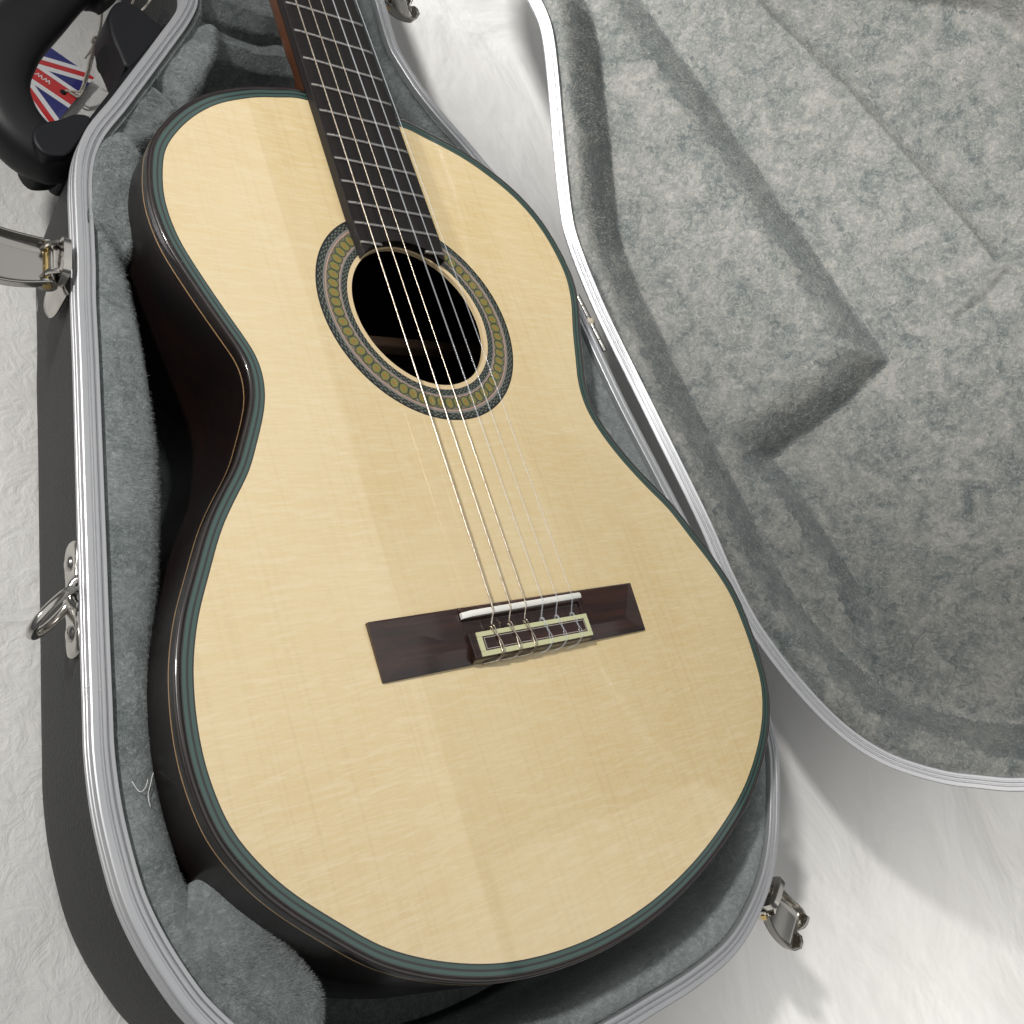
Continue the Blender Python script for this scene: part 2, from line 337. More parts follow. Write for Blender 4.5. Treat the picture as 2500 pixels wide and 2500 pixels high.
# aluminium rim: outer face with lines, tongue and grooves on top
def rim_profile(z):
    return [(-1.5, z - 10.4), (.0, z - 10.4), (.3, z - 10.0), (.3, z - 7.9), (-.5, z - 7.5), (-.5, z - 6.9), (.3, z - 6.5), (.3, z - 4.4), (-.5, z - 4.0), (-.5, z - 3.5), (.3, z - 3.1), (.3, z - .9), (.0, z - .3),
            (-.6, z), (-2.9, z), (-3.4, z - 1.0), (-4.0, z - 1.0), (-4.4, z + .1), (-5.3, z + .1), (-5.8, z - 1.5), (-6.4, z - 1.5), (-6.8, z - .3), (-8.2, z - .3), (-8.5, z - .7), (-8.5, z - 6)]
V, F = strip(RIMC, RIMN, rim_profile(-25)); mk('base_rim', V, F, M_ALU, case, sharp=25)

# plush wall lining, pad width by place round the case
n = len(RIMC); wd = np.zeros(n)
for i, (x, y) in enumerate(RIMC):
    if x < 0: wd[i] = np.interp(y, [-530, -500, -470, -430, -406, -391, -375, -351, -326, -300, -273, -254, -224, -193, -155, -106, -80, -40, 0, 60, 90, 450], [22, 22, 22, 25, 28, 27, 27, 28, 27, 29, 32, 34.5, 36, 35, 33, 24, 14, 13, 13, 14, 15, 15])
    else: wd[i] = np.interp(y, [-530, -500, -450, -400, -350, -300, -250, -200, -150, -100, -40, 0, 60, 120, 450], [24, 24, 22, 20, 20, 24, 30, 36, 34, 26, 16, 16, 17, 15, 15])
wd = gsm(wd[:, None], 6)[:, 0]
s_arc = np.arange(n) * 1.75
wob = 2.2 * vnoise(s_arc / 23, s_arc * 0 + 3) + 1.2 * vnoise(s_arc / 8, s_arc * 0 + 7)
P_ = [(-8.4, -31), (-9.5, -28.6), (-11, -27.6), (-8.5 - (wd - 8.5) * .45, -27.0 + wob * .3), (-(wd - 5.5), -28.3 + wob * .4), (-(wd - 2.4) + wob * .2, -31), (-wd + wob * .3, -35.5), (-wd - .8 + wob * .4, -45), (-wd - 1.6 + wob * .4, -60), (-wd - 2.2 - wob * .5, -80), (-wd - 3, -97), (-wd - 8, -106)]
V, F = strip(RIMC, RIMN, P_); V = np.vstack([V, [[0, -220, -106.5]]]); k0 = (len(P_) - 1) * n
F += [(k0 + i, k0 + (i + 1) % n, len(V) - 1) for i in range(n)]
mk('wall_lining', V, F, M_PLUSH, case)

hair_src = []
def cushion(name, poly, zt, zb, inset=8, lab=None, bulge=3, seedo=0, edge_round=7):
    P = closed_curve(poly, 160, 2.2); N = normals(P); c = P.mean(0)
    rings = []
    th = np.linspace(0, pi / 2, 6)
    ofs = [(0, zb), (0, (zb + zt) / 2 - 8), (.5, zt - edge_round * 1.9)] + [(-edge_round * (1 - cos(a)) + .5, zt - edge_round * (1 - sin(a)) - .6) for a in th]
    Vs = [];
    R = np.hypot(*(P - c).T).mean()
    for o, z in ofs:
        Q = c + (P - c) * (1 + o / R); Vs.append(np.column_stack([Q, np.full(len(Q), z)]))
    for f in (.75, .55, .35, .15):
        Q = c + (P - c) * (1 - edge_round / R) * f; Vs.append(np.column_stack([Q, zt + bulge * (1 - f ** 2) * .6 - .3 + 0 * Q[:, 0]]))
    m = len(P); V = np.vstack(Vs)
    V[:, :2] += np.column_stack([vnoise(V[:, 0] / 9 + seedo, V[:, 2] / 11 + V[:, 1] / 9), vnoise(V[:, 1] / 9 + 5 + seedo, V[:, 2] / 11 + V[:, 0] / 9)]) * 1.6
    V[:, 2] += (vnoise(V[:, 0] / 12 + 11 + seedo, V[:, 1] / 12) * 2.4) * (V[:, 2] > zt - 14)
    V = np.vstack([V, [[c[0], c[1], zt + bulge * .6]]])
    F = []
    for k in range(len(Vs) - 1):
        for i in range(m):
            j = (i + 1) % m; F.append((k * m + i, k * m + j, (k + 1) * m + j, (k + 1) * m + i) if area2(P) > 0 else (k * m + j, k * m + i, (k + 1) * m + i, (k + 1) * m + j))
    k = len(Vs) - 1
    for i in range(m):
        j = (i + 1) % m; F.append((k * m + i, k * m + j, len(V) - 1) if area2(P) > 0 else (k * m + j, k * m + i, len(V) - 1))
    o = mk(name, V, F, M_PLUSH, case); hair_src.append(o)
    if lab: o['label'] = lab
    return o
cushion('plush_block', [(-139.7,-36.9),(-133.9,-34.6),(-127.3,-42.8),(-127.4,-54.4),(-133.1,-70.3),(-138.5,-84.7),(-141.5,-98),(-143.5,-112),(-150,-107),(-158,-103),(-165,-101),(-161.0,-82.0),(-155.5,-61.4),(-148.7,-46.2)], -25, -105, lab='grey plush block at the upper bout beside the aluminium rim', bulge=1.5)
cushion('plush_block', [(-111.2,4.3),(-106.4,3.9),(-100.6,-.5),(-97.2,-7.5),(-100.0,-16.3),(-110.6,-30.1),(-126.0,-41.1),(-134.5,-39.9),(-140.9,-35.9),(-132.1,-21.2)], -28, -105, lab='middle grey plush block of the three above the guitar body', seedo=3, bulge=1.5)
cushion('plush_block', [(-80.3,51.1),(-68,61),(-55.8,68.4),(-56.7,52.3),(-66,32),(-78.4,11.9),(-92.9,-7.7),(-97.5,-3.5),(-102.7,4.6),(-111.9,9.2),(-88.7,40.4)], -29, -105, lab='grey plush block nearest the guitar neck', seedo=6, bulge=1.5)
cushion('plush_cushion', [(-197,-416),(-188,-407.3),(-178.2,-401.5),(-171.5,-406.3),(-161.6,-419.5),(-150.3,-436.6),(-141.2,-453.4),(-141.0,-466.8),(-148.2,-474.1),(-166,-461),(-180,-446),(-189,-433)], -26.5, -105, bulge=2.5, seedo=9, lab='grey plush corner cushion below the lower bout')
# neck bed: two raised plush pieces meeting in a seam
def bed(y0, y1, zt, so):
    nx, ny = 60, 70; xs = np.linspace(-64, 76, nx); ys = np.linspace(0, 1, ny); V = []
    for x in xs:
        front = y0 + 3 * sin(x / 19.) + (abs(x) / 60) ** 2 * 4
        for s in ys:
            if s < .35: a = s / .35; y = front - 2 + 10 * (1 - cos(a * pi / 2)) * .7; z = -106 + (zt + 106 - 8) * a
            elif s < .5: a = (s - .35) / .15; y = front + 5 + 9 * sin(a * pi / 2) ; z = zt - 8 + 8 * sin(a * pi / 2)
            else: a = (s - .5) / .5; y = front + 14 + (y1 - front - 14) * a; z = zt
            V.append((x + 1.5 * vnoise(np.array(y / 9.), np.array(z / 9.)), y + 3.5 * float(vnoise(np.array(x / 13. + so), np.array(z / 17.))), z + 3 * float(vnoise(np.array(x / 15. + 4 + so), np.array(y / 14.)))))
    F = [(i * ny + j, (i + 1) * ny + j, (i + 1) * ny + j + 1, i * ny + j + 1) for i in range(nx - 1) for j in range(ny - 1)]
    return V, F
V, F = bed(66, 100, -52, 2); mk('neck_bed', V, F, M_PLUSH, case)
V, F = bed(84, 430, -38, 8); o = mk('neck_bed', V, F, M_PLUSH, case); hair_src.append(o)

# handle side plate, lugs and grip
tn = Vector((.57, .822, 0)); on = Vector((-.822, .57, 0))
def loc(s, o, z, org=Vector((-163, -54, 0))): q = org + tn * s + on * o; return (q.x, q.y, z)
hd = empty('handle', loc(60, 30, -50)); hd.parent = case; hd.location = (Vector(loc(60, 30, -50)) * S) - case.location
mb = MB()
def plate_box(s0, s1, o0, o1, z0, z1): return [loc(s0, o0, z0), loc(s1, o0, z0), loc(s1, o1, z0), loc(s0, o1, z0), loc(s0, o0, z1), loc(s1, o0, z1), loc(s1, o1, z1), loc(s0, o1, z1)]
mb.add(plate_box(12, 142, -3.5, 3.4, -76, -38), BF)
o = mb.build('mounting_plate', M_PLATE, hd, smooth=False); bevel(o, 2.5, 3)
# lower lug
def lug(pts, z0, z1, name, hole=None):
    P = closed_curve(pts, 64, 1.6); V, F = prism([tuple(p) for p in P], z0, z1)
    o = mk(name, V, F, M_PLATE, hd, sharp=40); bevel(o, 2.2, 3); return o
lug([loc(s, o, 0)[:2] for s, o in [(38, 2), (34, 9), (24, 13), (12, 19), (2, 17), (-3, 9), (2, 3), (8, 0), (24, 0)]], -66, -37, 'lug')
lug([loc(s, o, 0)[:2] for s, o in [(88, 2), (96, 12), (106, 21), (118, 27), (132, 27), (138, 20), (137, 8), (134, 0), (110, 0)]], -64, -38, 'lug')
# oval recess of the upper lug: a dark disc in place of shade
V, F = tube([loc(101, 14.5, -52), loc(104, 19.2, -52)], 7.2, 20, ry=11); 
q = Vector(loc(101, 15.0, -51)); V, F = tube([tuple(q), tuple(q + Vector((-.86, -.5, .1)) * 2.2)], 5.4, 24, ry=10.5); mk('lug_recess_shade', V, F, M_HOLEB, hd, sharp=40)
gp = cat_rom([(-150,-34,-51),(-160,-38.5,-51),(-171,-36.5,-51),(-180.5,-23,-50),(-182.5,-1,-49),(-171.5,27,-48),(-152.5,56,-48),(-136,80,-48),(-125,90,-49),(-114,87,-51),(-108,82,-52)], 8)
m_ = len(gp); rr = [15.0 - 5.0 * smooth01(np.array(1 - min(i, m_ - 1 - i) / 12.)) for i in range(m_)]; rr = [float(r) for r in rr]
P = [Vector(p) for p in gp]; V = []; F = []; sg = 28
for i in range(m_):
    tt = (P[min(i + 1, m_ - 1)] - P[max(i - 1, 0)]).normalized(); Xv = tt.cross(Vector((0, 0, 1))).normalized(); Yv = Xv.cross(tt)
    for j in range(sg):
        a = 2 * pi * j / sg; ca, sa = cos(a), sin(a); e = .82
        V.append(tuple(P[i] + Xv * rr[i] * abs(ca) ** e * (1 if ca > 0 else -1) + Yv * rr[i] * .86 * abs(sa) ** e * (1 if sa > 0 else -1)))
for i in range(m_ - 1):
    for j in range(sg): a = i * sg + j; b = i * sg + (j + 1) % sg; F.append((a, b, b + sg, a + sg))
F += [tuple(range(sg - 1, -1, -1)), tuple(range((m_ - 1) * sg, m_ * sg))]
mk('grip', V, F, M_HANDLE, hd, sharp=55)

# latches
def rim_at(x, y):
    i = int(np.argmin(np.hypot(RIMC[:, 0] - x, RIMC[:, 1] - y))); return RIMC[i], RIMN[i]
def latch(x, y, label, lift=0.0, llen=36, side=1):
    c, nn = rim_at(x, y); O = Vector((c[0], c[1], -25)); U = Vector((nn[0], nn[1], 0)); T = Vector((-nn[1], nn[0], 0)) * side; Z = Vector((0, 0, 1))
    root = empty('latch', tuple(O + U * 4)); root.parent = case; root.location = (O + U * 4) * S - case.location; root['label'] = label
    W = lambda u, t_, z: tuple(O + U * u + T * t_ + Z * z)
    # base plate on the shell: curved shield
    V = []; F = []; nu, nv = 13, 9
    for i in range(nu):
        a = -1 + 2 * i / (nu - 1)
        for j in range(nv):
            b = j / (nv - 1); hw = 13.5 * (1 - .35 * max(0, (b - .55) / .45) ** 2)
            V.append(W(1.2 + 3.2 * (1 - a * a) * (1 - .55 * b), a * hw, -9 - 31 * b + 3 * b * a * a))
    F = [(i * nv + j, (i + 1) * nv + j, (i + 1) * nv + j + 1, i * nv + j + 1) for i in range(nu - 1) for j in range(nv - 1)]
    o = mk('base_plate', V, F, M_NICKEL, root); sm = o.modifiers.new('solid', 'SOLIDIFY'); sm.thickness = .0009
    # hook frame standing at the rim with an oval hole
    out = cat_rom([(-9.5, -12), (-10.5, -4), (-9.5, 1.5), (-6, 3.2), (6, 3.2), (9.5, 1.5), (10.5, -4), (9.5, -12)], 4); out = resample(out, 40)
    inn = np.array([(4.2 * cos(a), -3.6 + 3.4 * sin(a)) for a in np.linspace(0, 2 * pi, 40, endpoint=False)])
    ang = np.arctan2(out[:, 1] + 3.6, out[:, 0]); out = out[np.argsort(ang)]; inn = inn[np.argsort(np.arctan2(inn[:, 1] + 3.6, inn[:, 0]))]
    V = []; 
    for u in (3.4, 6.8):
        V += [W(u + (1.2 if False else 0), a, b) for a, b in out] + [W(u, a, b) for a, b in inn]
    F = []
    for i in range(40):
        j = (i + 1) % 40; F += [(i, j, 40 + j, 40 + i), (80 + j, 80 + i, 120 + i, 120 + j), (j, i, 80 + i, 80 + j), (40 + i, 40 + j, 120 + j, 120 + i)]
    mk('hook_plate', V, F, M_NICKEL, root, sharp=35)
    # hook crossbars
    mb = MB(); mb.add(*tube([W(9, -10.5, -7), W(9, 10.5, -7)], 1.5, 10)); mb.add(*tube([W(7.4, -8, -.8), W(11.5, -8, -3.4), W(13, -8, -9)], 1.3, 8)); mb.add(*tube([W(7.4, 8, -.8), W(11.5, 8, -3.4), W(13, 8, -9)], 1.3, 8))
    mb.add([W(u, t_, z) for u, t_, z in boxv(6.8, 9.4, -7, 7, -4.6, -3.4)], BF); mb.add([W(u, t_, z) for u, t_, z in boxv(6.8, 11.5, -9.6, 9.6, -12.4, -10.8)], BF)
    mb.build('hook_bar', M_NICKEL, root)
    # lever: a shallow tray flipped outwards, side flanges and a hooked tip
    V = []; nu, nv = 24, 15
    def tray(s, v):
        q_ = max(0, (s - .72) / .28); su = s if s < .86 else .86 + (s - .86) * .45
        u = 9 + llen * su; hw = 11.4 + 2.8 * sin(min(1, s * 1.4) * pi / 2) - 3.6 * q_ ** 2
        z = -11 - 3.0 * sin(s * pi) + lift * s
        e = smooth01(np.array((s - .86) / .14)); av = abs(v)
        wall = 6.2 * float(e) * (1 - .85 * math.exp(-(v / .2) ** 2))
        side = 0.0
        if av > .74: k = (av - .74) / .26; side = 6.0 * sin(k * pi / 2) * (1 - .25 * s); t_ = (1 if v > 0 else -1) * (hw - 1.2 + 1.2 * sin(k * pi / 2))
        else: t_ = v / .74 * (hw - 1.2)
        z += max(wall, side)
        if e > 0: u -= 2.0 * float(e) * math.exp(-(v / .22) ** 2)
        return W(u, t_, z)
    vs = [-1, -.94, -.88, -.81, -.74, -.5, -.25, 0, .25, .5, .74, .81, .88, .94, 1]
    for i in range(nu):
        for v_ in vs: V.append(tray(i / (nu - 1), v_))
    F = [(i * nv + j, (i + 1) * nv + j, (i + 1) * nv + j + 1, i * nv + j + 1) for i in range(nu - 1) for j in range(nv - 1)]
    o = mk('lever', V, F, M_LEVER, root); sm = o.modifiers.new('solid', 'SOLIDIFY'); sm.thickness = .0011; sm.offset = 0
    mb = MB(); mb.add(*tube([W(10.4, -12.2, -9.6), W(10.4, 12.2, -9.6)], 1.9, 16)); mb.build('rivet', M_BRASS, root)
    for sd in (-1, 1): V, F = tube([W(10.4, sd * 10.6, -9.6), W(10.4, sd * 11.6, -9.6)], 4.4, 20); mk('lever_ear', V, F, M_NICKEL, root, sharp=40)
    return root
latch(-174, -120, 'nickel latch with its lever flipped out beside the upper bout')
latch(147, -504, 'nickel latch at the lower right corner of the case', llen=33)
latch(86.5, 150, 'nickel latch near the neck at the top edge of the photo', llen=30)

# strap ring on its riveted plate
c, nn = rim_at(-200.5, -278); O = Vector((c[0] - nn[0] * 1.8, c[1] - nn[1] * 1.8, -44)); U = Vector((nn[0], nn[1], 0)); T = Vector((nn[1], -nn[0], 0)); Zv = Vector((0, 0, 1))
W = lambda u, t_, z: tuple(O + U * u + T * t_ + Zv * z)
sr = empty('strap_ring', tuple(O)); sr.parent = case; sr.location = O * S - case.location
out = closed_curve([(-25.5, 0), (-23.5, 6.2), (-17, 8), (-9, 6.8), (-4.5, 8.5), (0, 11.5), (4.5, 8.5), (9, 6.8), (17, 8), (23.5, 6.2), (25.5, 0), (23.5, -6.2), (17, -8), (9, -6.8), (0, -7.5), (-9, -6.8), (-17, -8), (-23.5, -6.2)], 96, .8)
V = []; rings = [(1.0, 0), (1.0, 1.6), (.93, 2.5), (.8, 2.7), (.4, 2.7)]
for f, u in rings: V += [W(u, a * (1 if f == 1 else (1 - (1 - f) * .35)), -b * f) for a, b in out]
F = [(k * 96 + i, k * 96 + (i + 1) % 96, (k + 1) * 96 + (i + 1) % 96, (k + 1) * 96 + i) for k in range(4) for i in range(96)] + [tuple(range(4 * 96, 5 * 96))]
mk('ring_plate', V, F, M_NICKEL, sr, sharp=50)
V, F = tube([W(1 + 3.0 * sin(a), 5.8 * cos(a), 7 - 2 * sin(a)) for a in np.linspace(0, pi, 14)], 2.3, 12); mk('ring_loop', V, F, M_NICKEL, sr)
for tt in (-15.5, 15.5):
    V = []; 
    for k, (r, u) in enumerate([(3.6, 2.6), (3.3, 3.5), (2.2, 4.3), (.8, 4.6)]): V += [W(u, tt + r * cos(a), r * sin(a)) for a in np.linspace(0, 2 * pi, 20, endpoint=False)]
    F = [(k * 20 + i, k * 20 + (i + 1) % 20, (k + 1) * 20 + (i + 1) % 20, (k + 1) * 20 + i) for k in range(3) for i in range(20)] + [tuple(range(60, 80))]
    mk('rivet', V, F, M_NICKEL, sr)
rp = []; lp = Vector(W(3.4, 0.5, 6.0)); a1 = Vector((-.76, -.65, -.02)).normalized(); ray = (lp - Vector((-349, -410, 365))).normalized(); a2 = (ray + a1.cross(ray) * .24).normalized()
for a in np.linspace(0, 2 * pi, 44): rp.append(tuple(lp + a1 * 13.0 * (1 - cos(a)) + a2 * 12.0 * sin(a) - a1 * 1.5))
V, F = tube(rp, 1.9, 12, caps=False); mk('ring', V, F, M_NICKEL, sr)

# ---------------------------------------------------------------- lid
LA = Vector((175.952, -89.706, -25)); LD = Vector((0.156194, -0.987726, 0)); LU = Vector((0.523415, 0.08277, 0.848048)); LN = Vector((-0.837639, -0.13246, 0.529919))
LIDP = [(-205.3,61.7),(-185.8,61.0),(-169.2,57.0),(-140.3,46.8),(-99.0,31.0),(-63.6,18.1),(-39.4,10.6),(-19.8,7.6),(5.6,5.5),(38.2,4.1),(110,3.8),(188.7,3.4),(228.1,1.4),(262.7,1.5),(289.7,5.0),(317.7,11.0),(346.2,19.9),(369.0,31.0),(387.8,45.4),(406.5,67.2),(417.0,84.8),(429.1,108.8),(438,145),(443,185),(444,230)]
mir = [(x, y) for x, y in ([(-72, 300), (-72, 200), (-71.5, 120)] + RIM_L + [(-180, -468), (-160, -488), (-130, -507), (-95, -519)])][::-1]
FAR = [((x - LA.x) * LD.x + (y - LA.y) * LD.y, (-(x - LA.x) * .98773 - (y - LA.y) * .15619) * 1.2) for x, y in mir]
LIDP += FAR
LIDP += [(-470, 168), (-520, 150), (-530, 110), (-490, 74), (-400, 62), (-300, 61.5)]
LC = closed_curve(LIDP, 1080, 4.0); LNm = normals(LC)
def L3(V):
    V = np.asarray(V); return np.array(LA)[None] + V[:, :1] * np.array(LD) + V[:, 1:2] * np.array(LU) + V[:, 2:3] * np.array(LN)
lid = empty('lid', tuple(LA)); lid.parent = case; lid.location = LA * S - case.location; lid['label'] = 'lid thrown open to the right, lined with pale grey plush'
V, F = strip(LC, LNm, rim_profile(0)); F = [f[::-1] for f in F]; mk('lid_rim', L3(V), F, M_ALU, lid, sharp=25)
prof = [(-3, -2.5), (-2, -8), (-1.6, -14), (-2.2, -50), (-5, -76), (-12, -90), (-24, -96), (-50, -98)]
V, F = strip(LC, LNm, prof); n = len(LC); V = np.vstack([V, [[100, 200, -100]]]); k0 = (len(prof) - 1) * n; F += [(k0 + i, k0 + (i + 1) % n, len(V) - 1) for i in range(n)]
mk('lid_shell', L3(V), F, M_SHELL, lid)
CREASE = [(-300,104),(-194.6,100.1),(-167.2,93.7),(-136.8,82.8),(-98.2,69.0),(-67.1,56.8),(-42.5,47.7),(-16.6,41.5),(12.4,39.4),(39.1,38.6),(62.9,38.2),(87.9,37.4),(117.8,36.8),(153.3,37.1),(188.3,37.2),(227.0,36.6),(259.5,38.2),(284.4,41.9),(310.2,49.3),(339,61),(359,74),(377.0,94.0),(390.1,111.0),(400.3,131),(408,160),(412,200),(412,235)] + [(min(a_, 411), b_ - 26) for a_, b_ in FAR if b_ > 250] + [(-480,222),(-480,104)]
P1 = [(-400,128),(-260,137),(-194.2,142.2),(-170.7,144.6),(-119.7,151.3),(-62.0,156.3),(7.1,161.6),(71.4,168.0),(140.7,175.2)]
P2 = [(140.7,175.2),(154.7,135.5),(162.6,95.3),(168,70.6)]
P3 = [(168,70.6),(198.4,76.6),(240.9,80.6),(276.4,83),(298.9,82.7)]
P4 = [(298.9,82.7),(290.1,131.9),(287.6,189.3),(285,260)]
PHI = P1 + P2[1:] + P3[1:] + P4[1:] + [(280, 420), (100, 420), (-400, 420)]
Q1 = [(-400,170),(-134.3,220.6),(-117.2,224.7),(-57.2,241.2),(20.4,256.2),(79.6,266.8),(112.2,270.1),(118,290)]
Q3 = [(122,274),(131.9,251.6),(134.4,233.3)]
step = 1.5
gs = np.arange(-540, 470, step); gw = np.arange(-4, 410, step)
G1, G2 = np.meshgrid(gs, gw, indexing='ij'); PT = np.stack([G1.ravel(), G2.ravel()], 1)
poly_in = LC + LNm * -8.3
ins = inside(PT, poly_in)
dO = np.zeros(len(PT)); K = np.where(ins)[0]
for a0 in range(0, len(K), 4000):
    kk = K[a0:a0 + 4000]; dd = np.hypot(PT[kk, None, 0] - poly_in[None, ::2, 0], PT[kk, None, 1] - poly_in[None, ::2, 1]); dO[kk] = dd.min(1)
dC = sdist(PT, CREASE + CREASE[:1]); inC = inside(PT, CREASE)
# lip slope: soft start near the rim, sharp crease where the floor begins
wob = 1.6 * vnoise(PT[:, 0] / 21, PT[:, 1] / 21) + .8 * vnoise(PT[:, 0] / 7, PT[:, 1] / 7)
lipf = np.where(inC, 1.0, 0.0); tt = np.clip(1 - (dC + wob) / 20., 0, 1)
slope = tt ** 1.45
FL_ = -46.0
H = np.where(inC, FL_, -2.4 + (FL_ + 2.4) * slope)
H += np.where(~inC, -1.5 * (1 - smooth01(dO / 5)), 0)
H += np.where(inC, 2.4 * np.exp(-dC / 1.6), 0)               # little ridge of the fold
inP = inside(PT, PHI); dP = sdist(PT, P1 + P2[1:] + P3[1:] + P4[1:]); d1 = sdist(PT, P1); d2 = sdist(PT, P2); d3 = sdist(PT, P3); d4 = sdist(PT, P4)
def soft(d, wdt, p): return np.clip(1 - (d + wob) / wdt, 0, 1) ** p
up = np.maximum.reduce([soft(d1, 30, 1.5), soft(d3, 20, 1.5), soft(d2, 40, 1.9), soft(d4, 20, 1.0)])
DP = 30.0
H += np.where(inC, np.where(inP, -DP, -DP * up), 0)
H += np.where(inC & inP, 1.8 * np.exp(-dP / 1.6), 0)
dQ = sdist(PT, Q1); sideQ = inside(PT, Q1 + [(118, 420), (-400, 420)])
H += np.where(inC & sideQ, -14.0 * (1 - np.exp(-dQ / 6.)), 0) + np.where(inC, .8 * np.exp(-dQ / 4), 0)
H += np.where(inC, -5 * np.exp(-sdist(PT, Q3) / 4.), 0)
H += np.where(inC, 12.0 * np.exp(-((d4 - 2) / 9.) ** 2), 0)
H += (1.4 * vnoise(PT[:, 0] / 34 + 8, PT[:, 1] / 34) + .9 * vnoise(PT[:, 0] / 11 + 2, PT[:, 1] / 11) + .7 * vnoise(PT[:, 0] / 4.6, PT[:, 1] / 4.6 + 7)) * 1.0
H = np.maximum(H, np.where(inC, -6 - dO * 2.2, H))
Hg = H.reshape(G1.shape)
for _ in range(1):
    Hp = np.pad(Hg, 1, mode='edge'); Hg = (Hp[1:-1, 1:-1] * 4 + (Hp[:-2, 1:-1] + Hp[2:, 1:-1] + Hp[1:-1, :-2] + Hp[1:-1, 2:]) * 2 + Hp[:-2, :-2] + Hp[2:, 2:] + Hp[:-2, 2:] + Hp[2:, :-2]) / 16
H = Hg.ravel()
idx = -np.ones(len(PT), int)
n1, n2 = G1.shape; okc = (ins).reshape(n1, n2)
use = okc[:-1, :-1] | okc[1:, :-1] | okc[:-1, 1:] | okc[1:, 1:]
# snap the border cells to the rim
bad = ~ins; Pn = PT.copy(); Kb = np.where(bad)[0]
need = np.zeros((n1, n2), bool); need[:-1, :-1] |= use; need[1:, :-1] |= use; need[:-1, 1:] |= use; need[1:, 1:] |= use
Kb = np.where(bad & need.ravel())[0]
dd = np.hypot(PT[Kb, None, 0] - poly_in[None, :, 0], PT[Kb, None, 1] - poly_in[None, :, 1]).argmin(1); Pn[Kb] = poly_in[dd]; H[Kb] = -4.0
idx[need.ravel()] = np.arange(need.sum()); VL = np.column_stack([Pn, H])[need.ravel()]
I, J = np.where(use); f = lambda a, b: idx[a * n2 + b]
F = np.stack([f(I, J), f(I + 1, J), f(I + 1, J + 1), f(I, J + 1)], 1)
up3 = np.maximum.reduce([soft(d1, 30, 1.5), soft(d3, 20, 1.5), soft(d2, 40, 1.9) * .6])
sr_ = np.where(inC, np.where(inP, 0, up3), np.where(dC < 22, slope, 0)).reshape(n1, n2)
sl_ = sr_[:-1, :-1][I, J] + .22 * vnoise(I / 3.1, J / 2.7) + .16 * vnoise(I / 9.0 + 5, J / 8.0)  # mask of the painted slope shade, its border broken up by noise
lidlin = mk('lid_lining', L3(VL), F[:, ::-1].tolist(), [M_PLUSH_L, M_PLUSH_SHADE], lid, mids=(sl_ > .13).astype(np.int32))

# hinges between the two rims
def hinge(s0, s1, lab, knob=None):
    r = empty('hinge', tuple(LA + LD * ((s0 + s1) / 2) - LU * 0)); r.parent = case; r.location = (LA + LD * ((s0 + s1) / 2)) * S - case.location; r['label'] = lab
    ax = lambda s, o=0, z=-2.4: LA + LD * s + Vector((LU.x, LU.y, 0)).normalized() * o + Vector((0, 0, z))
    n_ = 5; L = (s1 - s0) / n_
    for k in range(n_):
        V, F = tube([tuple(ax(s0 + k * L + .35, 1.0 + (.8 if s0 > 150 else 0))), tuple(ax(s0 + (k + 1) * L - .35, 1.0 + (.8 if s0 > 150 else 0)))], 2.1, 12); mk('knuckle', V, F, M_NICKEL, r, sharp=40)
    if knob is not None:
        c_ = ax(knob, 1.5, -2.2); V = []; 
        for k in range(7):
            a = -pi / 2 + pi * k / 6
            V += [tuple(c_ + Vector((4 * cos(a) * cos(b), 3.2 * cos(a) * sin(b), 2.6 * sin(a)))) for b in np.linspace(0, 2 * pi, 14, endpoint=False)]
        F = [(k * 14 + i, k * 14 + (i + 1) % 14, (k + 1) * 14 + (i + 1) % 14, (k + 1) * 14 + i) for k in range(6) for i in range(14)]
        mk('hinge_bushing', V, F, plain('cream_plastic', (.62, .55, .42), .5).m, r)
    return r
hinge(8, 54, 'upper hinge, with a cream bushing', 30)
hinge(206, 252, 'lower hinge beside the lower bout')

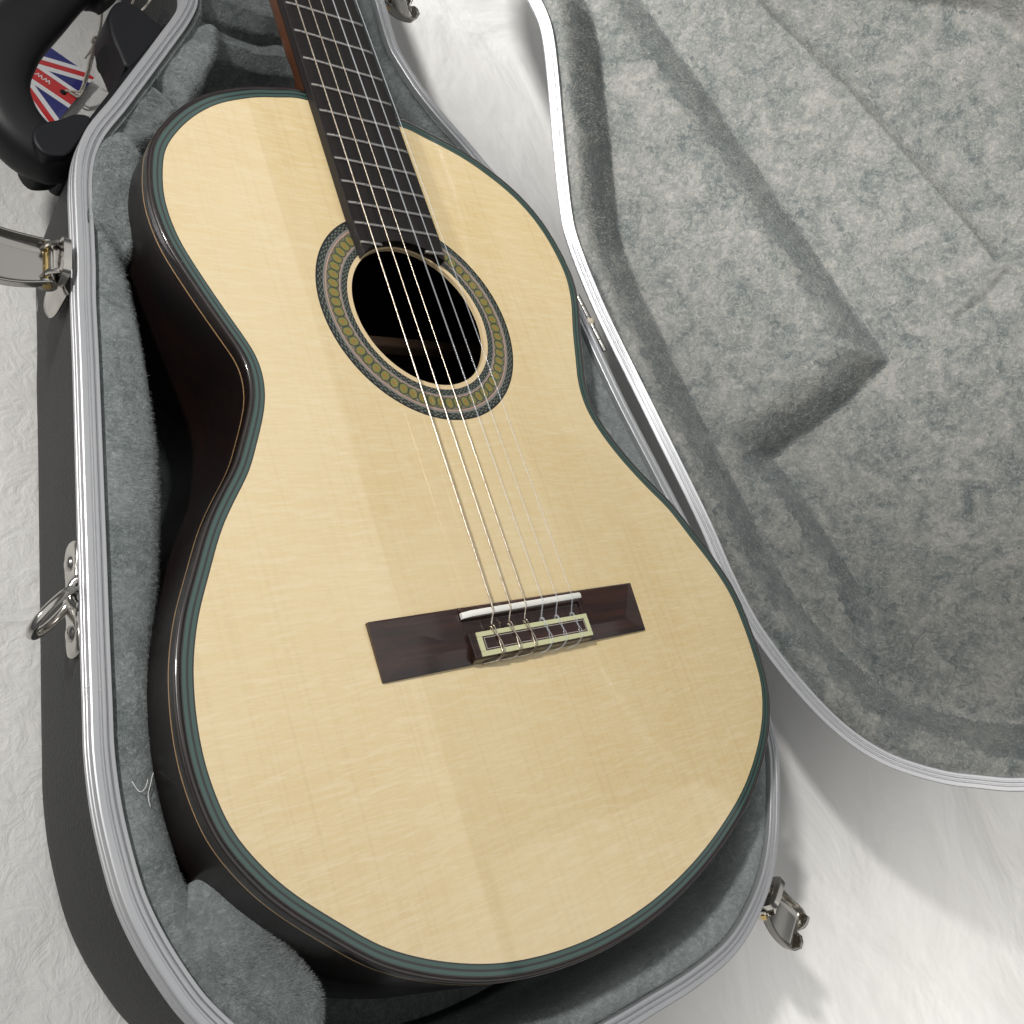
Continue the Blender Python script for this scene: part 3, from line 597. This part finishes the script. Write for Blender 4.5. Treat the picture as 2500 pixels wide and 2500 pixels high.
# plush pile: short fibres over the brushed surfaces
def pile(name, src, count, length, wdt, mat, parent, keep=None, lean=(.5, -.4, .2)):
    me = src.data; me.calc_loop_triangles(); nt = len(me.loop_triangles)
    tri = np.empty(nt * 3, np.int32); me.loop_triangles.foreach_get('vertices', tri); tri = tri.reshape(-1, 3)
    co = np.empty(len(me.vertices) * 3); me.vertices.foreach_get('co', co); co = co.reshape(-1, 3) + np.array(world_loc(src))
    A, B, Cc = co[tri[:, 0]], co[tri[:, 1]], co[tri[:, 2]]; cr = np.cross(B - A, Cc - A); ar = np.linalg.norm(cr, axis=1)
    if keep is not None: ar = ar * keep((A + B + Cc) / 3 / S)
    pick = rng.choice(nt, count, p=ar / ar.sum()); u = rng.random((count, 2)); fl = u.sum(1) > 1; u[fl] = 1 - u[fl]
    P = A[pick] + (B - A)[pick] * u[:, :1] + (Cc - A)[pick] * u[:, 1:]; N = cr[pick] / np.linalg.norm(cr[pick], axis=1)[:, None]
    if N[:, 2].mean() < 0: N = -N
    Pm = P / S; sw = np.stack([vnoise(Pm[:, 0] / 26, Pm[:, 1] / 26), vnoise(Pm[:, 0] / 26 + 20, Pm[:, 1] / 26 + 9), 0 * Pm[:, 0]], 1) * 3.2
    D = N * .62 + np.array(lean) * .6 + sw + rng.normal(0, .35, (count, 3)); D /= np.linalg.norm(D, axis=1)[:, None]
    D -= N * np.minimum((D * N).sum(1) - .18, 0)[:, None]
    Lh = length * S * rng.uniform(.5, 1.15, count)[:, None]; sd = np.cross(D, rng.normal(0, 1, (count, 3))); sd /= np.linalg.norm(sd, axis=1)[:, None]; sd *= wdt * S / 2
    P = P - N * .0003
    V = np.empty((count, 3, 3)); V[:, 0] = P - sd; V[:, 1] = P + sd; V[:, 2] = P + D * Lh
    V = V.reshape(-1, 3); m = bpy.data.meshes.new(name); m.vertices.add(len(V)); m.vertices.foreach_set('co', (V - np.array(world_loc(parent))).ravel())
    m.loops.add(count * 3); m.loops.foreach_set('vertex_index', np.arange(count * 3)); m.polygons.add(count)
    m.polygons.foreach_set('loop_start', np.arange(count) * 3); m.polygons.foreach_set('loop_total', np.full(count, 3)); m.materials.append(mat); m.update(calc_edges=True)
    o = bpy.data.objects.new(name, m); C.collection.objects.link(o); o.parent = parent; o['kind'] = 'stuff'; return o
wl = bpy.data.objects['wall_lining']
pile('lining_pile', wl, 90000, 2.2, .2, M_HAIR, case, keep=lambda c: ((c[:, 2] > -50) & (c[:, 1] < 140)) * 1.0)
for o in hair_src: pile('cushion_pile', o, 14000 if o.name != 'plush_cushion' else 30000, 2.3, .22, M_HAIR, case, keep=lambda c: ((c[:, 2] > -60) & (c[:, 1] < 150)) * 1.0)
pile('lid_pile', lidlin, 130000, 2.2, .20, M_HAIRL, lid, keep=lambda c: ((c[:, 1] > -540) & (c[:, 1] < 260)) * 1.0)

# ================================================================ GUITAR
gt = tag(empty('classical_guitar', (0, -240, -97)), 'classical guitar with pale spruce top, dark rosewood sides and mosaic rosette lying in the case', 'guitar')
RC = np.array([0.0, -149.1]); RH = 43.7
# soundboard: loft from the hole to the edge
th = np.arctan2(WOODC[:, 1] - RC[1], WOODC[:, 0] - RC[0]); order = np.argsort(th); Wc = WOODC[order]; tho = th[order]; n = len(Wc)
inner = RC + 65.2 * np.stack([np.cos(tho), np.sin(tho)], 1)
V = []; fr = [0, .15, .35, .6, .85, 1]
for f_ in fr: V.append(np.column_stack([inner * (1 - f_) + Wc * f_, np.zeros(n)]))
Vt = np.vstack(V); F = [(k * n + i, (k + 1) * n + i, (k + 1) * n + (i + 1) % n, k * n + (i + 1) % n) for k in range(len(fr) - 1) for i in range(n)]
mk('soundboard', Vt, F, M_SPRUCE, gt)
WC = WOODC; WN = WOODN
def ring_edge(name, o0, o1, mat, z=0.0, lab=None):
    V, F = strip(WC, WN, [(o1, z - 1.0), (o1, z), (o0, z), (o0, z - 1.0)]); o = mk(name, V, F, mat, gt, sharp=30); 
    if lab: o['label'] = lab
    return o
ring_edge('purfling_ring', 0, .65, M_BLACK, lab='black inner line')
ring_edge('purfling_ring', .65, 2.15, M_GREEN, lab='inner green line')
ring_edge('purfling_ring', 2.15, 3.15, M_BLACK, lab='black line between the greens')
ring_edge('purfling_ring', 3.15, 4.65, M_GREEN, lab='outer green line')
ring_edge('purfling_ring', 4.65, 5.2, M_BLACK, lab='black outer line')
V, F = strip(WC, WN, [(5.2, -1), (5.2, 0), (6.5, 0), (7.1, -.2), (7.4, -.6), (7.5, -1.3), (7.5, -6.2)]); mk('binding', V, F, M_BIND, gt)
V, F = strip(WC, WN, [(7.5, -6.2), (7.55, -6.2), (7.55, -6.9), (7.5, -6.9)]); mk('maple_line', V, F, M_MAPLE, gt, sharp=30)
V, F = strip(WC, WN, [(7.5, -6.9), (7.5, -30), (7.5, -60), (7.4, -92), (6.8, -95.5), (4, -97)]); n = len(WC); V = np.vstack([V, [[0, -240, -97]]]); k0 = 5 * n
F += [(k0 + i, k0 + (i + 1) % n, len(V) - 1) for i in range(n)]; mk('side_and_back', V, F, M_ROSE, gt, sharp=50)
V, F = strip(WC, WN, [(3.5, -2.6), (3.5, -60), (3.5, -92)]); V = np.vstack([V, [[0, -240, -92]]]); k0 = 2 * n
F = [f[::-1] for f in F] + [(k0 + (i + 1) % n, k0 + i, len(V) - 1) for i in range(n)]; mk('inside_lining', V, F, M_ROSE, gt, sharp=50)
V, F = strip(WC, WN, [(3.5, -2.6), (0, -2.6)]); 
# underside of the top so that the inside is dark
inner2 = RC + RH * np.stack([np.cos(tho), np.sin(tho)], 1)
V = np.vstack([np.column_stack([inner2, np.full(len(Wc), -2.6)]), np.column_stack([Wc + (Wc - RC) * .02, np.full(len(Wc), -2.6)])]); F = [(i, (i + 1) % n, n + (i + 1) % n, n + i) for i in range(n)]
mk('top_underside', V, F, M_BRACE, gt)
mb = MB(); mb.add(boxv(-112, 126, -117.5, -110.5, -91.8, -80), BF); o = mb.build('back_brace', M_BRACE, gt, smooth=False); bevel(o, 1.5, 2)
# rosette rings (radius from the hole centre)
A_ = np.linspace(0, 2 * pi, 256, endpoint=False); CU = np.stack([np.cos(A_), np.sin(A_)], 1)
def rring(name, r0, r1, mat, z=0.02, lab=None, depth=1.0):
    V, F = strip(RC + CU * 1.0, CU, [(r1 - 1, z - depth), (r1 - 1, z), (r0 - 1, z), (r0 - 1, z - depth)]); o = mk(name, V, F, mat, gt, sharp=30)
    if lab: o['label'] = lab
    return o
rring('rosette_ring', RH, 46.5, M_HOLE_WOOD, 0, 'spruce ring at the edge of the soundhole', 2.6)
def checker(name, r0, r1, lab):
    nseg = 190; rows = 3; mb = MB(); V, F = strip(RC + CU, CU, [(r1 - 1, -1), (r1 - 1, .02), (r0 - 1, .02), (r0 - 1, -1)]); mb.add(V, F, 0)
    for k in range(nseg):
        for r in range(rows):
            if (k + r) % 2: continue
            a0 = 2 * pi * k / nseg; a1 = 2 * pi * (k + .82) / nseg; ra = r0 + .3 + (r1 - r0 - .6) * (r + .1) / rows; rb = r0 + .3 + (r1 - r0 - .6) * (r + .9) / rows
            mb.add([(RC[0] + rr_ * cos(a), RC[1] + rr_ * sin(a), .05) for rr_, a in ((ra, a0), (rb, a0), (rb, a1), (ra, a1))], [(0, 1, 2, 3)], 1)
    return mb.build(name, [M_BLACK, M_CHK], gt, smooth=False, label=lab)
M_CHK = plain('checker_green', (.13, .16, .125), .4, coat=.9).m
checker('rosette_ring', 46.5, 50.0, 'inner black and green mosaic ring')
rring('rosette_ring', 50.0, 51.0, M_GREY, lab='inner grey line'); rring('rosette_ring', 51.0, 51.45, M_PINK, .03, 'inner pink line')
rring('rosette_ring', 51.45, 59.0, M_RGROUND, .01, 'brownish ground under the tiles')
rring('rosette_ring', 59.0, 59.6, M_PINK, .03, 'outer pink line'); rring('rosette_ring', 59.6, 61.0, M_GREY, lab='outer grey line')
checker('rosette_ring', 61.0, 64.5, 'outer black and green mosaic ring'); rring('rosette_ring', 64.5, 65.2, M_BLACK, lab='black edge line')
# hexagon tiles
NT = 58; rc = 55.15
def hexa(hw, hh, z):  # elongated hexagon, point outwards, centred on the band
    return [(0, hh, z), (hw, hh * .45, z), (hw, -hh * .55, z), (hw * .45, -hh, z), (-hw * .45, -hh, z), (-hw, -hh * .55, z), (-hw, hh * .45, z)]
mb = MB(); mb.add(hexa(2.98, 3.78, .06), [tuple(range(6, -1, -1))], 0); mb.add(hexa(2.35, 3.05, .09), [tuple(range(6, -1, -1))], 1)
for a in range(5): 
    q = 2 * pi * a / 5; mb.add([(.0, -.2, .12), (.85 * cos(q - .25), -.2 + .85 * sin(q - .25), .12), (1.05 * cos(q), -.2 + 1.05 * sin(q), .12), (.85 * cos(q + .25), -.2 + .85 * sin(q + .25), .12)], [(0, 1, 2, 3)], 2)
# rim skirt
mb.add([(x, y, z) for z in (0.0, .06) for x, y, _ in hexa(2.75, 3.7, 0)], [(i, (i + 1) % 7, 7 + (i + 1) % 7, 7 + i) for i in range(7)], 0)
tile0 = None
for k in range(NT):
    a = 2 * pi * (k + .5) / NT
    if tile0 is None:
        me = bpy.data.meshes.new('rosette_tile'); me.from_pydata([(x * S, y * S, z * S) for x, y, z in mb.V], [], mb.F)
        for m in (M_TILEG, M_OLIVE, M_TILERED): me.materials.append(m)
        me.polygons.foreach_set('material_index', mb.M); tile0 = bpy.data.objects.new('rosette_tile', me); o = tile0
    else: o = tile0.copy()
    C.collection.objects.link(o); o.parent = gt
    o.location = Vector(((RC[0] + rc * cos(a)), (RC[1] + rc * sin(a)), 0)) * S - gt.location; o.rotation_euler = (0, 0, a - pi / 2)

# neck with heel, fretboard, frets
def fbx(y): return -31.3 + (.9) * min(max((57 - y) / 167., -2), 1) * -1.0, 25.4 + 2.9 * (57 - y) / 155.
ZF = 6.0
ys = np.linspace(-112, 330, 60); mb = MB(); V = []; nn_ = 14
for y in np.linspace(-2, 330, 50):
    xl, xr = fbx(y); xc = (xl + xr) / 2; hw = (xr - xl) / 2 - .3; dep = 19 + 71 * max(0, 1 - (y + 2) / 26.) ** 1.6; sw = 1 - .45 * max(0, 1 - (y + 2) / 30.)
    for j in range(nn_ + 1):
        a = pi * j / nn_; V.append((xc - hw * cos(a) * (sw if 0 < j < nn_ else 1), y, -.2 - dep * sin(a) ** .75))
F = [(i * (nn_ + 1) + j, i * (nn_ + 1) + j + 1, (i + 1) * (nn_ + 1) + j + 1, (i + 1) * (nn_ + 1) + j) for i in range(49) for j in range(nn_)]
mk('neck', V, F, M_CEDAR, gt)
# fretboard outline with the arc cut by the hole
yb = -111.0; Rr = 44.6
arc = []
for x in np.linspace(-32.2, 28.3, 40):
    arc.append((x, RC[1] + math.sqrt(max(Rr ** 2 - x * x, 0))))
arc = [(x, y) for x, y in arc]
top = [(fbx(y)[1], y) for y in np.linspace(-116, 330, 24)]; bot = [(fbx(y)[0], y) for y in np.linspace(330, -114, 24)]
poly = [(x, y) for x, y in arc if -31.8 < x < 28.0] + top[1:] + bot[:-1]
poly = [(x, max(y, RC[1] + math.sqrt(max(Rr ** 2 - x * x, 0)))) for x, y in poly]
V, F = prism(poly, 0.05, ZF); o = mk('fretboard', V, F, M_EBONY, gt, smooth=False); bevel(o, .5, 2, 60)
FL = {9:56.9,10:36.3,11:16.2,12:-3.0,13:-21.2,14:-38.0,15:-53.9,16:-69.4,17:-83.6,18:-96.9,19:-109.6}
FR = {9:59.3,10:37.7,11:17.0,12:-1.6,13:-19.9,14:-36.8,15:-53.1,16:-68.9,17:-83.1,18:-96.2,19:-108.9}
for k_ in range(8, 0, -1):
    yy = 325 - 650 * (1 - 2 ** (-k_ / 12.)); FL[k_] = yy - 1.2 + .8; FR[k_] = yy + .9
for k_ in range(1, 20):
    yl, yr = FL[k_], FR[k_]; xl = fbx(yl)[0] + .9; xr = fbx(yr)[1] - .9
    segs = [(0, 1)] if k_ < 19 else [(0, (-17.5 - xl) / (xr - xl)), ((13.5 - xl) / (xr - xl), 1)]
    for f0, f1 in segs:
        mb = MB()
        pts = []; m = 12
        for i in range(m + 1):
            f_ = f0 + (f1 - f0) * i / m; e = min(i, m - i) / 1.0
            pts.append((xl + (xr - xl) * f_, yl + (yr - yl) * f_, ZF + .15 - (.4 if e == 0 else 0)))
        mb.add(*tube(pts, 1.05, 10)); mb.build('fret', M_FRET, gt)

# bridge
BR = empty('bridge', (-1.7, -332, 0)); BR.parent = gt; BR.location = Vector((-1.7, -332, 0)) * S - gt.location
def wing(x0, x1, name):
    # low wing whose top breaks into shallow facets towards the end and the back
    y0, y1 = -346.4, -318.3; out = -1 if x0 < -60 else 1; xe = x0 if out < 0 else x1; xi = x1 if out < 0 else x0
    xm = xe - out * 15
    V = [(xi, y0, 0), (xi, y0, 1.5), (xi, y0 + 8, 3.3), (xi, y1 - .8, 3.5), (xi, y1, 3.0), (xi, y1, 0),
         (xe, y0, 0), (xe, y0, 1.0), (xe, y1, 2.3), (xe, y1, 0), (xm, y0 + 8.0, 3.0), (xe - out * 3, y1 - .8, 2.7)]
    F = [(0, 1, 7, 6), (1, 2, 10, 7), (2, 3, 11, 10), (3, 4, 8, 11), (4, 5, 9, 8), (7, 10, 11), (7, 11, 8), (6, 7, 8, 9), (5, 4, 3, 2, 1, 0)]
    if out > 0: F = [f[::-1] for f in F]
    o = mk(name, V, F, M_BRIDGE, BR, smooth=False); bevel(o, .25, 2, 8)
wing(-92.6, -41.2, 'wing'); wing(41.2, 89.0, 'wing')
# centre block profile (y,z): rear face, tie block, channel, saddle shelf, rounded front
pr = [(-346.4, 0), (-346.4, 1.3), (-345.2, 4.6), (-344.4, 5.7), (-332.4, 5.7), (-332.0, 2.6), (-325.6, 2.6), (-324.6, 5.2), (-320.6, 5.6), (-319.0, 5.0), (-318.2, 3.2), (-318.2, 0)]
m = len(pr); V = [(-41.2, y, z) for y, z in pr] + [(41.2, y, z) for y, z in pr]
F = [(i, i + 1, m + i + 1, m + i) for i in range(m - 1)] + [tuple(range(m - 1, -1, -1)), tuple(range(m, 2 * m))]
o = mk('centre_block', V, [f[::-1] for f in F], M_BRIDGE, BR, smooth=False); bevel(o, .35, 2, 25)
# saddle
sp = [(-41.6, 5.9), (-37.0, 8.1), (-20, 8.3), (0, 8.3), (20, 8.2), (39.0, 8.1), (40.6, 7.5)]
V = []
for x, z in sp:
    yc = -323.0 + (x + 41) / 82 * .8
    V += [(x, yc - 1.5, 4.0), (x, yc - 1.5, z - .4), (x, yc - .7, z), (x, yc + .7, z), (x, yc + 1.5, z - .5), (x, yc + 1.5, 4.0)]
F = [(k * 6 + i, k * 6 + (i + 1) % 6, (k + 1) * 6 + (i + 1) % 6, (k + 1) * 6 + i) for k in range(len(sp) - 1) for i in range(6)] + [(5, 4, 3, 2, 1, 0), tuple((len(sp) - 1) * 6 + i for i in range(6))]
mk('saddle', V, F, M_BONE, BR, sharp=35)
# tie block trim
def slab(name, x0, x1, y0, y1, z0, z1, mat, lab=None, bv=.2):
    mb = MB(); mb.add(boxv(x0, x1, y0, y1, z0, z1), BF); o = mb.build(name, mat, BR, smooth=False); bevel(o, bv, 2)
    if lab: o['label'] = lab
    return o
X0, X1, Y0, Y1 = -37.0, 41.0, -344.4, -332.3
slab('bone_trim', X0, X1, Y0, Y0 + 2.6, 5.4, 6.35, M_BONEY); slab('bone_trim', X0, X1, Y1 - 2.4, Y1, 5.4, 6.35, M_BONEY)
slab('bone_trim', X0, X0 + 3.0, Y0 + 2.6, Y1 - 2.4, 5.4, 6.35, M_BONEY); slab('bone_trim', X1 - 3.0, X1, Y0 + 2.6, Y1 - 2.4, 5.4, 6.35, M_BONEY)
slab('inlay_panel', X0 + 3, X1 - 3, Y0 + 2.6, Y1 - 2.4, 5.4, 6.28, M_BRIDGE)
mb = MB(); a, b, c_, d_ = X0 + 3.7, X1 - 3.7, Y0 + 3.2, Y1 - 3.0; w_ = .32
for q in ((a, b, c_, c_ + w_), (a, b, d_ - w_, d_), (a, a + w_, c_ + w_, d_ - w_), (b - w_, b, c_ + w_, d_ - w_)): mb.add(boxv(*q, 6.2, 6.36), BF)
mb.build('inlay_line', M_WHITEL, BR, smooth=False)

# strings
ST = [(-25.3, 56.6, -23.9, .60), (-15.3, 60.5, -12.2, .52), (-5.7, 64.2, -1.5, .45), (3.8, 67.9, 10.6, .56), (13.4, 71.6, 21.3, .48), (23.0, 75.4, 32.9, .42)]
LB = ['thick wound bass string, leftmost', 'second wound bass string', 'thinnest wound bass string', 'thick clear nylon string', 'middle clear nylon string', 'thin clear nylon string, rightmost']
for i, (xt, yt, xs, r) in enumerate(ST):
    r *= .8
    sl = (xs - xt) / (-322 - yt); xa = xt + sl * (330 - yt); mat = M_WOUND if i < 3 else M_NYLON
    ysd = -323.0 + (xs + 41) / 82 * .8
    zs = 8.25 + r
    mb = MB(); mb.add(*tube([(xa, 330, 8.8), (xt, yt, 9.6), (xs, ysd + .6, zs)], r, 10))
    o = mb.build('string', mat, gt, label=LB[i])
    z9 = 6.4 + r * .9
    ex = xs - 2.3
    mb = MB(); mb.add(*tube(cat_rom([(xs, ysd + .6, zs), (xs, ysd - .7, zs - .25), (xs - 1.2, -327.6, 6.6), (ex + .5, -330.4, 5.6), (ex + .2, -331.6, 4.6)], 6), r, 10))
    if i < 3:
        loop = [(ex - .2, -331.6, 4.4), (ex - 1.3, -330.6, 6.2), (ex - .9, -331.4, z9 + .4), (ex - .2, -333.6, z9 + .3), (ex + 1.6, -337.6, z9 + .7), (ex + 2.6, -341.0, z9 + .5), (ex + 2.6, -344.0, z9), (ex + 1.8, -345.7, 4.8), (ex + .2, -346.8, 3.2), (ex - 3.5, -347.0, 2.2), (ex - 8.0, -346.8, 1.4)]
        loop2 = [(ex + .4, -331.4, 4.6), (ex + .3, -330.0, 6.2), (ex + .6, -330.8, z9 + .6), (ex + 1.4, -334.0, z9 + .2), (ex + 1.6, -338.0, z9), (ex + 1.4, -341.6, z9), (ex + 1.2, -344.2, z9), (ex + .6, -345.8, 4.6), (ex - .2, -346.8, 2.6)]
    else:
        loop = [(ex - .2, -331.6, 4.4), (ex - .9, -330.6, 6.2), (ex - .4, -331.6, z9 + .4), (ex + .9, -334.6, z9 + .7), (ex + .5, -337.4, z9 + .4), (ex + 1.7, -340.4, z9 + .7), (ex + 1.6, -343.6, z9 + .1), (ex + 1.0, -345.4, 5.0), (ex - .2, -346.6, 3.4), (ex - 3.6, -347.4, 2.4), (ex - 8.0, -348.0, 1.5)]
        loop2 = [(ex + .3, -331.4, 4.6), (ex + .2, -330.4, 6.2), (ex + .6, -332.0, z9 + .3), (ex - .1, -334.8, z9), (ex + 1.5, -337.6, z9 + .1), (ex + .7, -340.6, z9), (ex + .9, -343.6, z9), (ex + .5, -345.6, 4.8), (ex, -346.6, 2.8)]
    mb.add(*tube(cat_rom(loop, 6), r * .85, 10)); mb.add(*tube(cat_rom(loop2, 6), r * .8, 10))
    mb.build('string_tie', mat, o)

# ================================================================ swing tag and cord
TZ = -112.2; eu = Vector((-.826, .563, 0)); ev = Vector((.58, .815, 0)); tr = Vector((-113.3, 60.9, 0))
TC = tr + eu * 46
fl = tag(empty('swing_tag', (TC.x, TC.y, TZ)), 'small card tag printed with a red, white and blue flag, tied beside the case handle', 'tag')
HW, HH = 46.0, 27.6
def T2(a, b, z): q = TC - eu * a + ev * b; return (q.x, q.y, TZ + z)       # a: to the hole end, b: up in the photo
mb = MB(); mb.add([T2(a, b, z) for a, b, z in boxv(-HW, HW + .0, -HH - 4.5, HH, 0, .4)], BF); mb.build('card', M_FWHITE, fl, smooth=False)
def polys(name, L, z, mat):
    mb = MB(); k = 0
    for P in L:
        n_ = len(P); ar = sum(P[i][0] * P[(i + 1) % n_][1] - P[(i + 1) % n_][0] * P[i][1] for i in range(n_))
        if ar > 0: P = P[::-1]
        mb.add([T2(a, b, z) for a, b in P] + [T2(a, b, z - .08) for a, b in P], [tuple(range(n_)), *[(i, n_ + i, n_ + (i + 1) % n_, (i + 1) % n_) for i in range(n_)]])
    return mb.build(name, mat, fl, smooth=False)
def clip(poly):
    for ax, lim, sg in ((0, HW, 1), (0, -HW, -1), (1, HH, 1), (1, -HH, -1)):
        out = []
        for i in range(len(poly)):
            p, q = poly[i], poly[(i + 1) % len(poly)]; ip = p[ax] * sg <= lim * sg * 1 if sg > 0 else p[ax] >= lim; iq = q[ax] * sg <= lim * sg if sg > 0 else q[ax] >= lim
            if ip: out.append(p)
            if ip != iq:
                t_ = (lim - p[ax]) / (q[ax] - p[ax]); out.append((p[0] + (q[0] - p[0]) * t_, p[1] + (q[1] - p[1]) * t_))
        poly = out
    return poly
def band(p, q, w0, w1):
    d = Vector((q[0] - p[0], q[1] - p[1])).normalized(); nn = Vector((-d.y, d.x))
    e = 8; a = Vector(p) - d * e; b = Vector(q) + d * e
    return clip([tuple(a + nn * w0), tuple(b + nn * w0), tuple(b + nn * w1), tuple(a + nn * w1)])
polys('blue_field', [[(-HW, -HH), (HW, -HH), (HW, HH), (-HW, HH)]], .48, M_FBLUE)
polys('white_saltire', [band((-HW, -HH), (HW, HH), -5.4, 5.4), band((-HW, HH), (HW, -HH), -5.4, 5.4)], .56, M_FWHITE)
polys('red_saltire', [band((0, 0), (HW, HH), -2.0, 2.0), band((0, 0), (HW, -HH), -2.0, 2.0), band((0, 0), (-HW, HH), -2.0, 2.0), band((0, 0), (-HW, -HH), -2.0, 2.0)], .64, M_FRED)
polys('white_cross', [[(-HW, -8.6), (HW, -8.6), (HW, 8.6), (-HW, 8.6)], [(-8.6, -HH), (8.6, -HH), (8.6, HH), (-8.6, HH)]], .72, M_FWHITE)
polys('red_cross', [[(-HW, -5.2), (HW, -5.2), (HW, 5.2), (-HW, 5.2)], [(-5.2, -HH), (5.2, -HH), (5.2, HH), (-5.2, HH)]], .80, M_FRED)
def letters(txt, org, h, mat, name):
    cu = bpy.data.curves.new(name, 'FONT'); cu.body = txt; cu.size = h; cu.offset = .0; cu.extrude = .00006
    o = bpy.data.objects.new('tmp', cu); C.collection.objects.link(o); dg = bpy.context.evaluated_depsgraph_get(); me = bpy.data.meshes.new_from_object(o.evaluated_get(dg))
    bpy.data.objects.remove(o); me.materials.clear(); me.materials.append(mat); no = bpy.data.objects.new(name, me); C.collection.objects.link(no); return no
wt = letters('www.J', None, 6.6 * S, M_FWHITE, 'printed_lettering')
xa = eu; ya = -ev                          # reads upside down in the photograph
mt = Matrix(((xa.x, ya.x, 0, 0), (xa.y, ya.y, 0, 0), (0, 0, 1, 0), (0, 0, 0, 1)))
org = TC - eu * 30.5 + ev * 2.0
wt.parent = fl; wt.matrix_basis = Matrix.Translation(Vector((org.x, org.y, TZ + .86)) * S - fl.location) @ mt
V, F = tube([T2(HW - 7.5, 0, .82), T2(HW - 7.5, 0, .95)], 2.0, 20); mk('punched_hole_shade', V, F, M_HOLEB, fl)  # dark disc painted for the shade in the hole
cd = []
for L_ in ([(-117.3,67.4,-111.2),(-114.0,64.3,-110.6),(-111.3,62.7,-109.5),(-108.5,66.9,-106.0),(-103.8,81.8,-96.0),(-102.6,88.7,-88.0)],
           [(-118.3,66.4,-111.2),(-112.6,66.3,-109.6),(-110.3,65.7,-107.5),(-108.0,71.9,-102.0),(-104.8,82.8,-95.0),(-103.2,88.2,-88.0)],
           [(-101.9,90.0,-88.0),(-102.1,92.1,-80.0),(-104.4,92.9,-70.0),(-107.2,90.0,-62.0)],
           [(-101.5,90.2,-88.0),(-98.6,92.8,-80.0),(-91.6,94.2,-68.0),(-88.6,97.5,-58.0),(-92,99,-46.0),(-104,104,-30),(-118,108,-29)],
           [(-101.2,90.8,-88.0),(-93.2,94.9,-75.0),(-85.9,91.8,-62.0),(-78.6,99.3,-55.0),(-76.5,106.0,-48.0),(-86,118,-34),(-104,120,-29)],
           [(-103.2,88.3,-88.0),(-104.9,86.0,-94.0),(-106.2,85.3,-100.0)], [(-102.6,88.2,-88.0),(-103.5,87.3,-95.0),(-104.2,88.1,-99.0)]):
    cd.append(cat_rom(L_, 8))
cr_ = tag(empty('tag_cord', (-102, 90, -88)), 'knotted off-white cotton cord tying the flag tag to the case handle', 'cord')
mb = MB()
for k, q in enumerate(cd): mb.add(*tube(q, .72 if k < 5 else .55, 8))
mb.build('cord', M_CORD, cr_)
mb = MB(); kc = Vector((-102.3, 89.2, -88))
for k in range(3):
    pts = [tuple(kc + Vector((2.0 * cos(a), 1.7 * sin(a), -1.6 + 1.5 * k + .7 * sin(a + k)))) for a in np.linspace(0, 2 * pi, 18)]; mb.add(*tube(pts, .85, 8))
mb.build('knot', M_CORD, cr_)

# ================================================================ stray white fibres on the lining
for lab, L_ in (('short white fibre on the side lining just inside the rim', [(-208.1,-321.1,-27),(-206,-319.5,-25.5),(-203.9,-321.0,-25.5),(-202.2,-322.4,-26)]),
                ('long thin white fibre lying along the inner edge of the rim', [(-207.4,-322.4,-27),(-205.6,-328,-26),(-205.4,-334,-26),(-207,-340.1,-27)]),
                ('forked white fibre on the side lining', [(-197.7,-359.3,-26),(-196.1,-363.9,-25),(-193.6,-363,-25),(-191.6,-360.0,-26)]),
                ('curved white fibre hanging at the inner edge of the side lining', [(-188.2,-357.6,-28),(-191,-362.0,-26),(-192.8,-366.0,-26),(-192.7,-370.5,-26.5)])):
    V, F = tube(cat_rom(L_, 6), .16, 6); tag(mk('lint_fibre', V, F, M_LINT), lab, 'fibre', 'white lint fibres on the plush')
